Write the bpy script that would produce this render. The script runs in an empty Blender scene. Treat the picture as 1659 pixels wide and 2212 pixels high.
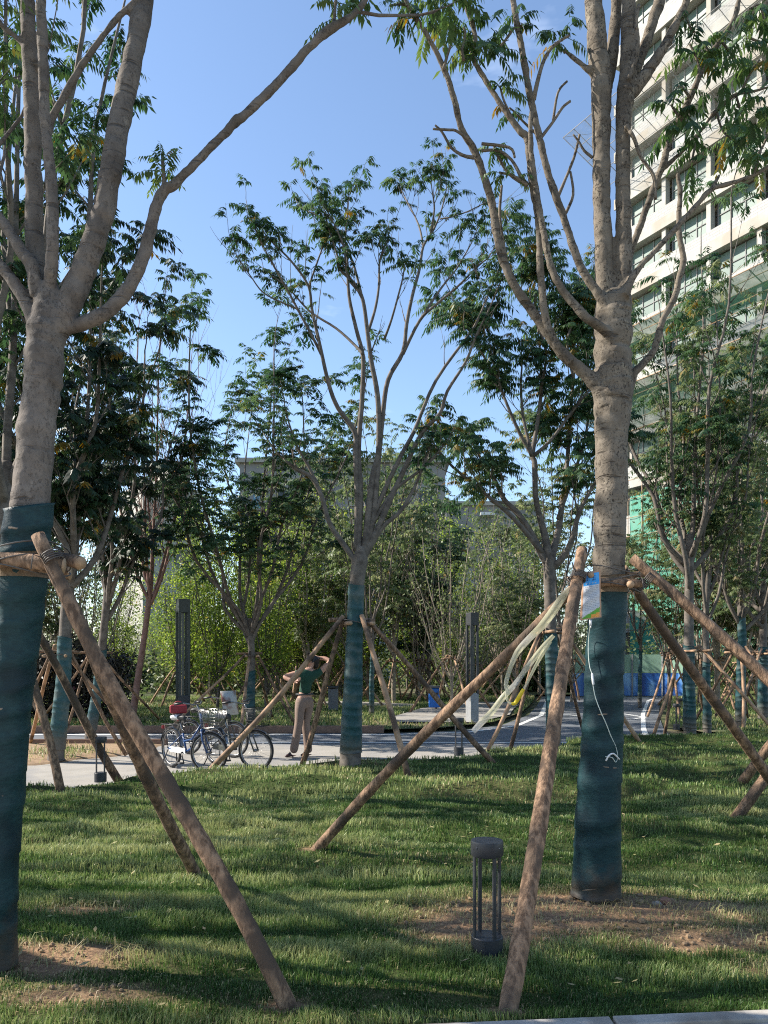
import bpy, bmesh, math, random
import numpy as np
from mathutils import Vector, Matrix, Quaternion

random.seed(11)
R = math.radians
F, CU, HV, HC = 1660.0, 829.5, 1430.0, 1.5
SC = bpy.context.scene
COL = SC.collection

# ------------------------------------------------------------------ placing by depth
def W(u, v, Y):
    return Vector(((u - CU) / F * Y, Y, HC - (v - HV) / F * Y))
def gy(v):
    return F * HC / (v - HV)
def G(u, v):
    Y = gy(v)
    return Vector(((u - CU) / F * Y, Y, 0.0))

# ------------------------------------------------------------------ materials
def new_mat(name):
    m = bpy.data.materials.new(name); m.use_nodes = True
    nt = m.node_tree
    b = nt.nodes['Principled BSDF']
    return m, nt, b
def nd(nt, t, **kw):
    n = nt.nodes.new(t)
    for k, v in kw.items(): setattr(n, k, v)
    return n
def c4(c): return (c[0], c[1], c[2], 1.0)
def pm(name, c1, c2=None, scale=8.0, rough=0.7, bump=0.0, stretch=(1, 1, 1), metal=0.0, detail=5.0, c3=None, scale3=2.0, lo=0.35, hi=0.65, bdist=0.01, spec=0.4):
    m, nt, b = new_mat(name)
    b.inputs['Roughness'].default_value = rough
    b.inputs['Metallic'].default_value = metal
    b.inputs['Specular IOR Level'].default_value = spec
    c2 = c2 or tuple(x * 0.75 for x in c1)
    tc = nd(nt, 'ShaderNodeTexCoord'); mp = nd(nt, 'ShaderNodeMapping')
    mp.inputs['Scale'].default_value = stretch
    nt.links.new(tc.outputs['Object'], mp.inputs['Vector'])
    no = nd(nt, 'ShaderNodeTexNoise'); no.inputs['Scale'].default_value = scale; no.inputs['Detail'].default_value = detail
    no.inputs['Roughness'].default_value = 0.65
    nt.links.new(mp.outputs['Vector'], no.inputs['Vector'])
    rp = nd(nt, 'ShaderNodeValToRGB')
    rp.color_ramp.elements[0].position = lo; rp.color_ramp.elements[0].color = c4(c1)
    rp.color_ramp.elements[1].position = hi; rp.color_ramp.elements[1].color = c4(c2)
    nt.links.new(no.outputs['Fac'], rp.inputs['Fac'])
    out = rp.outputs['Color']
    if c3:
        n3 = nd(nt, 'ShaderNodeTexNoise'); n3.inputs['Scale'].default_value = scale3; n3.inputs['Detail'].default_value = 3
        nt.links.new(tc.outputs['Object'], n3.inputs['Vector'])
        r3 = nd(nt, 'ShaderNodeValToRGB'); r3.color_ramp.elements[0].position = 0.5; r3.color_ramp.elements[1].position = 0.62
        nt.links.new(n3.outputs['Fac'], r3.inputs['Fac'])
        mx = nd(nt, 'ShaderNodeMixRGB'); mx.inputs['Color2'].default_value = c4(c3)
        nt.links.new(r3.outputs['Color'], mx.inputs['Fac']); nt.links.new(out, mx.inputs['Color1'])
        out = mx.outputs['Color']
    nt.links.new(out, b.inputs['Base Color'])
    if bump:
        bp = nd(nt, 'ShaderNodeBump'); bp.inputs['Strength'].default_value = bump; bp.inputs['Distance'].default_value = bdist
        nt.links.new(no.outputs['Fac'], bp.inputs['Height']); nt.links.new(bp.outputs['Normal'], b.inputs['Normal'])
    return m

def leaf_mat(name, dark, mid, light, trans=0.35, rough=0.5, spec=0.38, odd=(0.20, 0.13, 0.02)):
    """foliage: colour chosen per leaf by the tint attribute"""
    m, nt, b = new_mat(name)
    at = nd(nt, 'ShaderNodeAttribute', attribute_name='tint')
    rp = nd(nt, 'ShaderNodeValToRGB'); cr = rp.color_ramp
    cr.elements[0].position = 0.0; cr.elements[0].color = c4(dark)
    cr.elements[1].position = 1.0; cr.elements[1].color = c4(odd)
    e = cr.elements.new(0.5); e.color = c4(mid)
    e = cr.elements.new(0.92); e.color = c4(light)
    nt.links.new(at.outputs['Fac'], rp.inputs['Fac'])
    nt.links.new(rp.outputs['Color'], b.inputs['Base Color'])
    b.inputs['Roughness'].default_value = rough
    b.inputs['Specular IOR Level'].default_value = spec
    tr = nd(nt, 'ShaderNodeBsdfTranslucent')
    hs = nd(nt, 'ShaderNodeHueSaturation'); hs.inputs['Hue'].default_value = 0.485; hs.inputs['Value'].default_value = 1.5; hs.inputs['Saturation'].default_value = 1.1
    nt.links.new(rp.outputs['Color'], hs.inputs['Color']); nt.links.new(hs.outputs['Color'], tr.inputs['Color'])
    mx = nd(nt, 'ShaderNodeMixShader'); mx.inputs['Fac'].default_value = trans
    nt.links.new(b.outputs['BSDF'], mx.inputs[1]); nt.links.new(tr.outputs['BSDF'], mx.inputs[2])
    nt.links.new(mx.outputs['Shader'], nt.nodes['Material Output'].inputs['Surface'])
    return m

def net_mat(name, col, alpha, rough=0.7):
    m, nt, b = new_mat(name)
    b.inputs['Base Color'].default_value = c4(col); b.inputs['Roughness'].default_value = rough
    tr = nd(nt, 'ShaderNodeBsdfTransparent'); mx = nd(nt, 'ShaderNodeMixShader')
    tc = nd(nt, 'ShaderNodeTexCoord'); no = nd(nt, 'ShaderNodeTexNoise'); no.inputs['Scale'].default_value = 1.2; no.inputs['Detail'].default_value = 4
    nt.links.new(tc.outputs['Object'], no.inputs['Vector'])
    mr = nd(nt, 'ShaderNodeMapRange'); mr.inputs['From Min'].default_value = 0.3; mr.inputs['From Max'].default_value = 0.7
    mr.inputs['To Min'].default_value = alpha - 0.12; mr.inputs['To Max'].default_value = min(1, alpha + 0.12)
    nt.links.new(no.outputs['Fac'], mr.inputs['Value']); nt.links.new(mr.outputs['Result'], mx.inputs['Fac'])
    nt.links.new(tr.outputs['BSDF'], mx.inputs[1]); nt.links.new(b.outputs['BSDF'], mx.inputs[2])
    nt.links.new(mx.outputs['Shader'], nt.nodes['Material Output'].inputs['Surface'])
    return m

M = {}
def bark_mat(name, a, b_, dark, bandscale=26.0, bump=0.5, speck=0.6, pale=(0.3, 0.26, 0.2)):
    """smooth young bark: stains, clumped speckle, pale patches, horizontal wrinkle bands"""
    m, nt, b = new_mat(name)
    tc = nd(nt, 'ShaderNodeTexCoord')
    def noise(scale, st, det=4):
        mp = nd(nt, 'ShaderNodeMapping'); mp.inputs['Scale'].default_value = st
        nt.links.new(tc.outputs['Object'], mp.inputs['Vector'])
        n = nd(nt, 'ShaderNodeTexNoise'); n.inputs['Scale'].default_value = scale; n.inputs['Detail'].default_value = det; n.inputs['Roughness'].default_value = 0.7
        nt.links.new(mp.outputs['Vector'], n.inputs['Vector']); return n.outputs['Fac']
    def ramp(f, p0, p1, k0=(0, 0, 0), k1=(1, 1, 1)):
        r = nd(nt, 'ShaderNodeValToRGB'); r.color_ramp.elements[0].position = p0; r.color_ramp.elements[1].position = p1
        r.color_ramp.elements[0].color = c4(k0); r.color_ramp.elements[1].color = c4(k1)
        nt.links.new(f, r.inputs['Fac']); return r.outputs['Color']
    def mul(x, y):
        n = nd(nt, 'ShaderNodeMath', operation='MULTIPLY'); nt.links.new(x, n.inputs[0])
        if isinstance(y, float): n.inputs[1].default_value = y
        else: nt.links.new(y, n.inputs[1])
        return n.outputs[0]
    def mix(f, c, col):
        x = nd(nt, 'ShaderNodeMixRGB'); x.inputs['Color2'].default_value = c4(col); nt.links.new(f, x.inputs['Fac']); nt.links.new(c, x.inputs['Color1']); return x.outputs['Color']
    n1 = noise(7, (1, 1, 1), 6); n2 = noise(bandscale, (0.12, 0.12, 1.0), 3); n3 = noise(75, (1, 1, .7), 3); n4 = noise(3.2, (1, 1, .55), 4); n5 = noise(11, (1, 1, .6), 5); n6 = noise(9, (.6, .6, 1), 2)
    col = ramp(n1, 0.33, 0.68, a, b_)
    col = mix(mul(ramp(n4, .52, .66), .55), col, dark)                       # damp stains
    col = mix(mul(ramp(n5, .60, .68), .6), col, pale)                        # pale lichen patches
    bands = mul(ramp(n2, .58, .65), ramp(n6, .40, .56)); spk = mul(ramp(n3, .55, .62), ramp(n5, .42, .58))
    col = mix(mul(bands, .7), col, dark); col = mix(mul(spk, speck), col, tuple(x * .8 for x in dark))
    nt.links.new(col, b.inputs['Base Color']); b.inputs['Roughness'].default_value = 0.9; b.inputs['Specular IOR Level'].default_value = 0.2
    bp = nd(nt, 'ShaderNodeBump'); bp.inputs['Strength'].default_value = bump; bp.inputs['Distance'].default_value = 0.008
    h = nd(nt, 'ShaderNodeMath', operation='SUBTRACT'); nt.links.new(n1, h.inputs[0]); nt.links.new(mul(bands, .8), h.inputs[1])
    h2 = nd(nt, 'ShaderNodeMath', operation='SUBTRACT'); nt.links.new(h.outputs[0], h2.inputs[0]); nt.links.new(mul(spk, .5), h2.inputs[1])
    nt.links.new(h2.outputs[0], bp.inputs['Height']); nt.links.new(bp.outputs['Normal'], b.inputs['Normal'])
    return m
M['bark'] = bark_mat('bark', (0.100, 0.084, 0.072), (0.185, 0.158, 0.136), (0.048, 0.040, 0.035), bump=0.8, speck=.3, pale=(.235, .205, .175))
M['bark_speckled'] = bark_mat('bark_speckled', (0.105, 0.087, 0.068), (0.21, 0.178, 0.14), (0.044, 0.036, 0.03), bump=1.0, speck=.9, pale=(.31, .265, .195))
M['bark_far'] = pm('bark_far', (0.075, 0.063, 0.053), (0.17, 0.145, 0.122), scale=9, rough=0.9, bump=0.4)
M['bark_pale'] = pm('bark_pale', (0.20, 0.165, 0.13), (0.32, 0.27, 0.215), scale=9, rough=0.9)
M['bark_red'] = pm('bark_red', (0.17, 0.09, 0.07), (0.26, 0.16, 0.13), scale=7, rough=0.9)
M['stake'] = pm('stake_wood', (0.10, 0.06, 0.036), (0.31, 0.195, 0.12), scale=34, rough=0.9, bump=1.0, stretch=(1, 1, 0.35), c3=(0.075, 0.052, 0.036), scale3=4, bdist=0.014, lo=.41, hi=.60)
M['stake_pale'] = pm('stake_pale', (0.42, 0.27, 0.17), (0.28, 0.17, 0.10), scale=18, rough=0.85, bump=0.5, stretch=(1, 1, 0.3), c3=(0.10, 0.065, 0.045), scale3=3)
M['stake_end'] = pm('stake_cut', (0.42, 0.28, 0.17), (0.3, 0.19, 0.11), scale=30)
M['wrap'] = pm('wrap_cloth', (0.005, 0.027, 0.034), (0.011, 0.044, 0.051), scale=26, rough=0.6, bump=0.55, stretch=(1, 1, 2.2), c3=(0.004, 0.020, 0.028), scale3=4, bdist=0.006, spec=0.3)
def stain_foot(m, z0, z1, col):
    nt = m.node_tree; b = nt.nodes['Principled BSDF']; src = b.inputs['Base Color'].links[0].from_socket
    tc = nd(nt, 'ShaderNodeTexCoord'); sx = nd(nt, 'ShaderNodeSeparateXYZ'); nt.links.new(tc.outputs['Object'], sx.inputs[0])
    no = nd(nt, 'ShaderNodeTexNoise'); no.inputs['Scale'].default_value = 14; no.inputs['Detail'].default_value = 5; nt.links.new(tc.outputs['Object'], no.inputs['Vector'])
    ml = nd(nt, 'ShaderNodeMath', operation='MULTIPLY_ADD'); ml.inputs[1].default_value = .35; nt.links.new(no.outputs['Fac'], ml.inputs[0]); nt.links.new(sx.outputs['Z'], ml.inputs[2])
    mr = nd(nt, 'ShaderNodeMapRange'); mr.inputs['From Min'].default_value = z0 + .17; mr.inputs['From Max'].default_value = z1 + .17; mr.inputs['To Min'].default_value = .85; mr.inputs['To Max'].default_value = 0
    nt.links.new(ml.outputs[0], mr.inputs['Value']); mx = nd(nt, 'ShaderNodeMixRGB'); mx.inputs['Color2'].default_value = c4(col)
    nt.links.new(mr.outputs['Result'], mx.inputs['Fac']); nt.links.new(src, mx.inputs['Color1']); nt.links.new(mx.outputs['Color'], b.inputs['Base Color'])
M['wrap_far'] = pm('wrap_cloth_weathered', (0.011, 0.055, 0.066), (0.022, 0.080, 0.090), scale=20, rough=0.6, bump=0.3, c3=(0.07, 0.105, 0.105), scale3=3.5)
stain_foot(M['wrap'], .02, .26, (.09, .062, .042)); stain_foot(M['wrap_far'], .15, .5, (.12, .10, .08))
M['wire'] = pm('tie_wire', (0.10, 0.09, 0.08), (0.06, 0.05, 0.045), rough=0.5)
M['hemp'] = pm('burlap_strip', (0.12, 0.085, 0.055), (0.20, 0.145, 0.095), scale=60, rough=0.95, bump=0.4)
M['leaf'] = leaf_mat('leaf_ailanthus', (0.018, 0.048, 0.022), (0.042, 0.090, 0.036), (0.10, 0.16, 0.065), rough=.46)
M['leaf_near'] = leaf_mat('leaf_near', (0.025, 0.06, 0.02), (0.055, 0.11, 0.032), (0.13, 0.19, 0.055), rough=0.45)
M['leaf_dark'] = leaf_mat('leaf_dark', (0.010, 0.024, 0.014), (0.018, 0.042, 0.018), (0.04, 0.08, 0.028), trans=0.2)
M['leaf_lime'] = leaf_mat('leaf_lime', (0.07, 0.125, 0.024), (0.15, 0.225, 0.042), (0.28, 0.34, 0.085), trans=0.58, odd=(0.30, 0.26, 0.06))
M['leaf_olive'] = leaf_mat('leaf_olive', (0.055, 0.090, 0.034), (0.105, 0.145, 0.060), (0.21, 0.23, 0.115), trans=0.45, odd=(0.22, 0.18, 0.08))
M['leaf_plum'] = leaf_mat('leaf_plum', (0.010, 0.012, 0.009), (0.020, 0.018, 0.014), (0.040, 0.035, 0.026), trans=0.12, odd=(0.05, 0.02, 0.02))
M['metal'] = pm('lamp_metal', (0.020, 0.022, 0.027), (0.027, 0.030, 0.035), scale=40, rough=0.48, spec=0.5)
M['metal_green'] = pm('lamp_metal_green', (0.026, 0.034, 0.032), (0.034, 0.044, 0.041), scale=12, rough=0.45)
M['metal_grey'] = pm('lamp_base_grey', (0.22, 0.225, 0.23), (0.27, 0.275, 0.28), scale=14, rough=0.6)
M['glass_lamp'] = pm('lamp_diffuser', (0.06, 0.075, 0.07), (0.08, 0.095, 0.09), rough=0.25)
M['steel'] = pm('bike_steel', (0.27, 0.27, 0.275), (0.18, 0.18, 0.185), scale=50, rough=0.28, metal=0.9)
M['rubber'] = pm('rubber', (0.02, 0.02, 0.021), (0.035, 0.034, 0.034), scale=30, rough=0.85)
M['blackplastic'] = pm('black_plastic', (0.022, 0.022, 0.024), (0.034, 0.034, 0.036), scale=20, rough=0.5)
M['white'] = pm('white_paint', (0.72, 0.72, 0.72), (0.62, 0.62, 0.62), scale=20, rough=0.4)
M['bikeblue'] = pm('bike_blue', (0.02, 0.065, 0.19), (0.016, 0.05, 0.15), scale=20, rough=0.3)
M['bikedark'] = pm('bike_dark', (0.05, 0.055, 0.05), (0.07, 0.075, 0.065), scale=20, rough=0.4)
M['red'] = pm('red_plastic', (0.30, 0.025, 0.035), (0.24, 0.02, 0.03), scale=10, rough=0.5)
M['bin_blue'] = pm('bin_blue', (0.02, 0.17, 0.62), (0.02, 0.14, 0.52), scale=10, rough=0.4)
M['bin_grey'] = pm('bin_grey', (0.10, 0.105, 0.12), (0.13, 0.135, 0.15), scale=10, rough=0.5)
M['cable'] = pm('tube_plastic', (0.55, 0.6, 0.55), (0.45, 0.52, 0.46), rough=0.3)
# ------------------------------------------------------------------ mesh building
class MB:
    def __init__(s): s.v = []; s.f = []; s.mi = []
    def add(s, vs, fs, mi=0):
        o = len(s.v); s.v.extend([tuple(x) for x in vs])
        for f in fs: s.f.append(tuple(i + o for i in f)); s.mi.append(mi)
    def tube(s, pts, radii, n=8, cap=True, mi=0, capmi=None, wob=0.0, rng=random):
        pts = [Vector(p) for p in pts]
        if isinstance(radii, (int, float)): radii = [radii] * len(pts)
        t = (pts[1] - pts[0]).normalized()
        a = t.orthogonal().normalized()
        if abs(t.z) > 0.5:
            a = (Vector((1, 0, 0)) - t * t.x).normalized()
        o = len(s.v); k = len(pts)
        for i, p in enumerate(pts):
            t2 = (pts[min(i + 1, k - 1)] - pts[max(i - 1, 0)])
            if t2.length < 1e-9: t2 = t.copy()
            t2.normalize()
            q = t.rotation_difference(t2); a = q @ a; t = t2
            a = (a - t * a.dot(t)).normalized(); b = t.cross(a)
            for j in range(n):
                an = 2 * math.pi * j / n
                r = radii[i] * (1 + (rng.uniform(-wob, wob) if wob else 0))
                s.v.append(tuple(p + (a * math.cos(an) + b * math.sin(an)) * r))
        for i in range(k - 1):
            for j in range(n):
                j2 = (j + 1) % n
                s.f.append((o + i * n + j, o + i * n + j2, o + (i + 1) * n + j2, o + (i + 1) * n + j)); s.mi.append(mi)
        if cap:
            cm = mi if capmi is None else capmi
            s.f.append(tuple(o + j for j in reversed(range(n)))); s.mi.append(cm)
            s.f.append(tuple(o + (k - 1) * n + j for j in range(n))); s.mi.append(cm)
    def box(s, c, d, rz=0.0, mi=0, rx=0.0):
        h = [x / 2 for x in d]; mt = Matrix.Translation(Vector(c)) @ Matrix.Rotation(rz, 4, 'Z') @ Matrix.Rotation(rx, 4, 'X')
        vs = [mt @ Vector((x * h[0], y * h[1], z * h[2])) for x in (-1, 1) for y in (-1, 1) for z in (-1, 1)]
        s.add(vs, [(0, 1, 3, 2), (4, 6, 7, 5), (0, 4, 5, 1), (2, 3, 7, 6), (0, 2, 6, 4), (1, 5, 7, 3)], mi)
    def cyl(s, c, r, h, n=24, mi=0, r2=None):
        c = Vector(c); r2 = r if r2 is None else r2
        s.tube([c, c + Vector((0, 0, h))], [r, r2], n, True, mi)
    def lathe(s, prof, c, n=24, mi=0):
        c = Vector(c); o = len(s.v)
        for r, z in prof:
            for j in range(n):
                a = 2 * math.pi * j / n; s.v.append((c.x + r * math.cos(a), c.y + r * math.sin(a), c.z + z))
        for i in range(len(prof) - 1):
            for j in range(n):
                j2 = (j + 1) % n
                s.f.append((o + i * n + j, o + i * n + j2, o + (i + 1) * n + j2, o + (i + 1) * n + j)); s.mi.append(mi)
        s.f.append(tuple(o + j for j in reversed(range(n)))); s.mi.append(mi)
        s.f.append(tuple(o + (len(prof) - 1) * n + j for j in range(n))); s.mi.append(mi)
    def torus(s, c, ax, R_, r, n=40, k=8, mi=0):
        ax = Vector(ax).normalized(); a = ax.orthogonal().normalized(); b = ax.cross(a); c = Vector(c); o = len(s.v)
        for i in range(n):
            t = 2 * math.pi * i / n; e = a * math.cos(t) + b * math.sin(t)
            for j in range(k):
                u = 2 * math.pi * j / k; s.v.append(tuple(c + e * (R_ + r * math.cos(u)) + ax * (r * math.sin(u))))
        for i in range(n):
            for j in range(k):
                i2, j2 = (i + 1) % n, (j + 1) % k
                s.f.append((o + i * k + j, o + i2 * k + j, o + i2 * k + j2, o + i * k + j2)); s.mi.append(mi)
    def build(s, name, mats, parent=None, smooth=True, org=None):
        if not isinstance(mats, (list, tuple)): mats = [mats]
        if org is None: org = Vector((0, 0, 0)) if parent is None else Vector(parent['_org'])
        me = bpy.data.meshes.new(name)
        me.from_pydata([(x - org.x, y - org.y, z - org.z) for x, y, z in s.v], [], s.f)
        for m in mats: me.materials.append(m)
        if len(mats) > 1: me.polygons.foreach_set('material_index', s.mi)
        if smooth: me.polygons.foreach_set('use_smooth', [True] * len(me.polygons))
        me.update()
        o = bpy.data.objects.new(name, me); COL.objects.link(o)
        if parent is not None: o.parent = parent
        else: o.location = org
        return o
def sharp(o, ang=35):
    me = o.data; bm = bmesh.new(); bm.from_mesh(me)
    bmesh.ops.recalc_face_normals(bm, faces=bm.faces)
    for e in bm.edges:
        e.smooth = not (len(e.link_faces) == 2 and e.calc_face_angle(0) > R(ang))
    bm.to_mesh(me); bm.free(); return o
def bevel(o, w=0.006, seg=2):
    md = o.modifiers.new('edge', 'BEVEL'); md.width = w; md.segments = seg; md.limit_method = 'ANGLE'; md.angle_limit = R(40)
    return o

def np_mesh(name, co, quads, tint, mat, parent=None, org=(0, 0, 0), nper=4, smooth=False):
    co = np.asarray(co, dtype=np.float32).reshape(-1, 3) - np.array(org, dtype=np.float32)
    nf = len(quads)
    me = bpy.data.meshes.new(name)
    me.vertices.add(len(co)); me.vertices.foreach_set('co', co.ravel())
    me.loops.add(nf * nper); me.loops.foreach_set('vertex_index', np.asarray(quads, dtype=np.int32).ravel())
    me.polygons.add(nf); me.polygons.foreach_set('loop_start', np.arange(0, nf * nper, nper, dtype=np.int32))
    me.polygons.foreach_set('loop_total', np.full(nf, nper, dtype=np.int32))
    if smooth: me.polygons.foreach_set('use_smooth', np.ones(nf, dtype=bool))
    me.materials.append(mat); me.update(calc_edges=True)
    if tint is not None:
        at = me.attributes.new('tint', 'FLOAT', 'POINT'); at.data.foreach_set('value', np.asarray(tint, dtype=np.float32))
    o = bpy.data.objects.new(name, me); COL.objects.link(o)
    if parent is not None: o.parent = parent
    return o

def thing(name, label, cat, loc=(0, 0, 0), group=None, rz=0):
    o = bpy.data.objects.new(name, None); COL.objects.link(o)
    o.location = loc; o.rotation_euler = (0, 0, rz); o['label'] = label; o['category'] = cat
    o['_org'] = tuple(loc) if rz == 0 else (0.0, 0.0, 0.0)
    if group: o['group'] = group
    o.empty_display_size = 0.2
    return o
def tag(o, label, cat, group=None):
    o['label'] = label; o['category'] = cat
    if group: o['group'] = group
    return o
def struct(o, kind='structure', label=None):
    o['kind'] = kind
    if label: o['label'] = label
    return o
def kids(o): return [c for c in COL.objects if c.parent == o]
def copy_thing(root, loc, rz, sc, label=None, group=None):
    r = root.copy(); COL.objects.link(r); r.location = loc; r.rotation_euler = (0, 0, rz); r.scale = sc
    if label: r['label'] = label
    if group: r['group'] = group
    for ch in root_kids(root):
        c = ch.copy(); COL.objects.link(c); c.parent = r
        for g in root_kids(ch):
            d = g.copy(); COL.objects.link(d); d.parent = c
    return r
def root_kids(o): return list(o.children)

def smooth_path(pts, per=5):
    """Catmull-Rom through pts [(Vector, radius)]"""
    P = [Vector(p) for p, _ in pts]; Rr = [r for _, r in pts]
    if len(P) < 3: per = max(per, 2)
    out, rad = [], []
    for i in range(len(P) - 1):
        p0, p1, p2, p3 = P[max(i - 1, 0)], P[i], P[i + 1], P[min(i + 2, len(P) - 1)]
        for k in range(per):
            t = k / per
            out.append(0.5 * ((2 * p1) + (p2 - p0) * t + (2 * p0 - 5 * p1 + 4 * p2 - p3) * t * t + (3 * p1 - p0 - 3 * p2 + p3) * t ** 3))
            rad.append(Rr[i] * (1 - t) + Rr[i + 1] * t)
    out.append(P[-1]); rad.append(Rr[-1])
    return out, rad

# ------------------------------------------------------------------ leaves
def pinnate(ros, seed, L=(0.25, 0.42), n=(4, 7), pairs=6, ll=0.085, lw=0.03, droop=0.5, odd=0.015, updir=0.3, hang=0.5):
    """compound leaves in rosettes at the shoot tips; ros = [(pos, dir, scale)]"""
    rg = np.random.RandomState(seed)
    B, D, LL, T = [], [], [], []
    for p, d, sc in ros:
        k = rg.randint(n[0], n[1] + 1); a0 = rg.uniform(0, 6.28); tb = rg.uniform(0.05, 0.75)
        for j in range(k):
            a = a0 + j * 2.399 + rg.uniform(-0.4, 0.4); el = rg.uniform(-0.25, 0.75)
            v = np.array([math.cos(a) * math.cos(el), math.sin(a) * math.cos(el), math.sin(el)]) + np.array(d) * updir
            v /= np.linalg.norm(v)
            B.append(np.array(p) - np.array(d) * rg.uniform(0, 0.16) * sc); D.append(v); LL.append(rg.uniform(*L) * sc)
            T.append(1.0 if rg.rand() < odd else np.clip(tb + rg.uniform(-0.25, 0.3), 0, 0.95))
    B = np.array(B); D = np.array(D); LL = np.array(LL)[:, None]; T = np.array(T); N = len(B)
    up = np.array([0, 0, 1.0])
    side = np.cross(D, up); side /= (np.linalg.norm(side, axis=1, keepdims=True) + 1e-6)
    co, tn = [], []
    ks = [(i, s) for i in range(pairs) for s in (-1, 1)] + [(pairs, 0)]
    prev = None
    for i, s in ks:
        t = 0.25 + 0.75 * i / pairs
        pos = B + D * LL * t - up * (LL * droop * t * t)
        tang = D - up * (2 * droop * t); tang /= np.linalg.norm(tang, axis=1, keepdims=True)
        jit = rg.uniform(-0.22, 0.22, (N, 3))
        if s == 0: ld = tang + jit * 0.5
        else: ld = side * s * 0.8 + tang * 0.35 - up * (hang + 0.35 * rg.rand(N, 1)) + jit
        ld /= np.linalg.norm(ld, axis=1, keepdims=True)
        wd = np.cross(ld, np.cross(tang, side) + jit * 1.2) ; wd /= (np.linalg.norm(wd, axis=1, keepdims=True) + 1e-6)
        ln = (LL / np.mean(L)) * ll * (1.0 - 0.35 * abs(t - 0.55)) * rg.uniform(0.8, 1.15, (N, 1)); w = ln * (lw / ll)
        q = np.stack([pos, pos + ld * ln * 0.4 + wd * w * 0.5, pos + ld * ln - up * ln * 0.12, pos + ld * ln * 0.4 - wd * w * 0.5], axis=1)
        co.append(q); tn.append(np.repeat(np.clip(T + rg.uniform(-0.08, 0.08, N), 0, 1)[:, None], 4, axis=1))
    # rachis as a thin strip
    p0 = B; p1 = B + D * LL * 0.6 - up * (LL * droop * 0.36)
    w = side * 0.003 * (LL / np.mean(L))
    co.append(np.stack([p0 - w, p0 + w, p1 + w * 0.6, p1 - w * 0.6], axis=1)); tn.append(np.repeat(np.clip(T, 0, 1)[:, None], 4, axis=1))
    co = np.concatenate(co).reshape(-1, 3); tn = np.concatenate(tn).ravel()
    return co, np.arange(len(co)).reshape(-1, 4), tn

def simple_leaves(cl, seed, per=10, size=(0.04, 0.08), spread=0.25, odd=0.02, drop=0.3):
    """single small leaves strewn round the shoots; cl = [(pos, dir, scale)]"""
    rg = np.random.RandomState(seed)
    P = np.array([c[0] for c in cl]); S = np.array([c[2] for c in cl])[:, None]
    P = np.repeat(P, per, axis=0); S = np.repeat(S, per, axis=0); N = len(P)
    off = rg.normal(0, 1, (N, 3)); P = P + off * spread * S * np.array([1, 1, 0.8])
    d = rg.normal(0, 1, (N, 3)); d[:, 2] -= drop; d /= np.linalg.norm(d, axis=1, keepdims=True)
    w = np.cross(d, rg.normal(0, 1, (N, 3))); w /= np.linalg.norm(w, axis=1, keepdims=True)
    ln = rg.uniform(size[0], size[1], (N, 1)) * S
    co = np.stack([P, P + d * ln * 0.45 + w * ln * 0.34, P + d * ln, P + d * ln * 0.45 - w * ln * 0.34], axis=1).reshape(-1, 3)
    tb = np.repeat(rg.uniform(0.05, 0.7, N // per), per); t = np.clip(tb + rg.uniform(-0.25, 0.3, N), 0, 0.95); t[rg.rand(N) < odd] = 1
    return co, np.arange(len(co)).reshape(-1, 4), np.repeat(t, 4)

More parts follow.
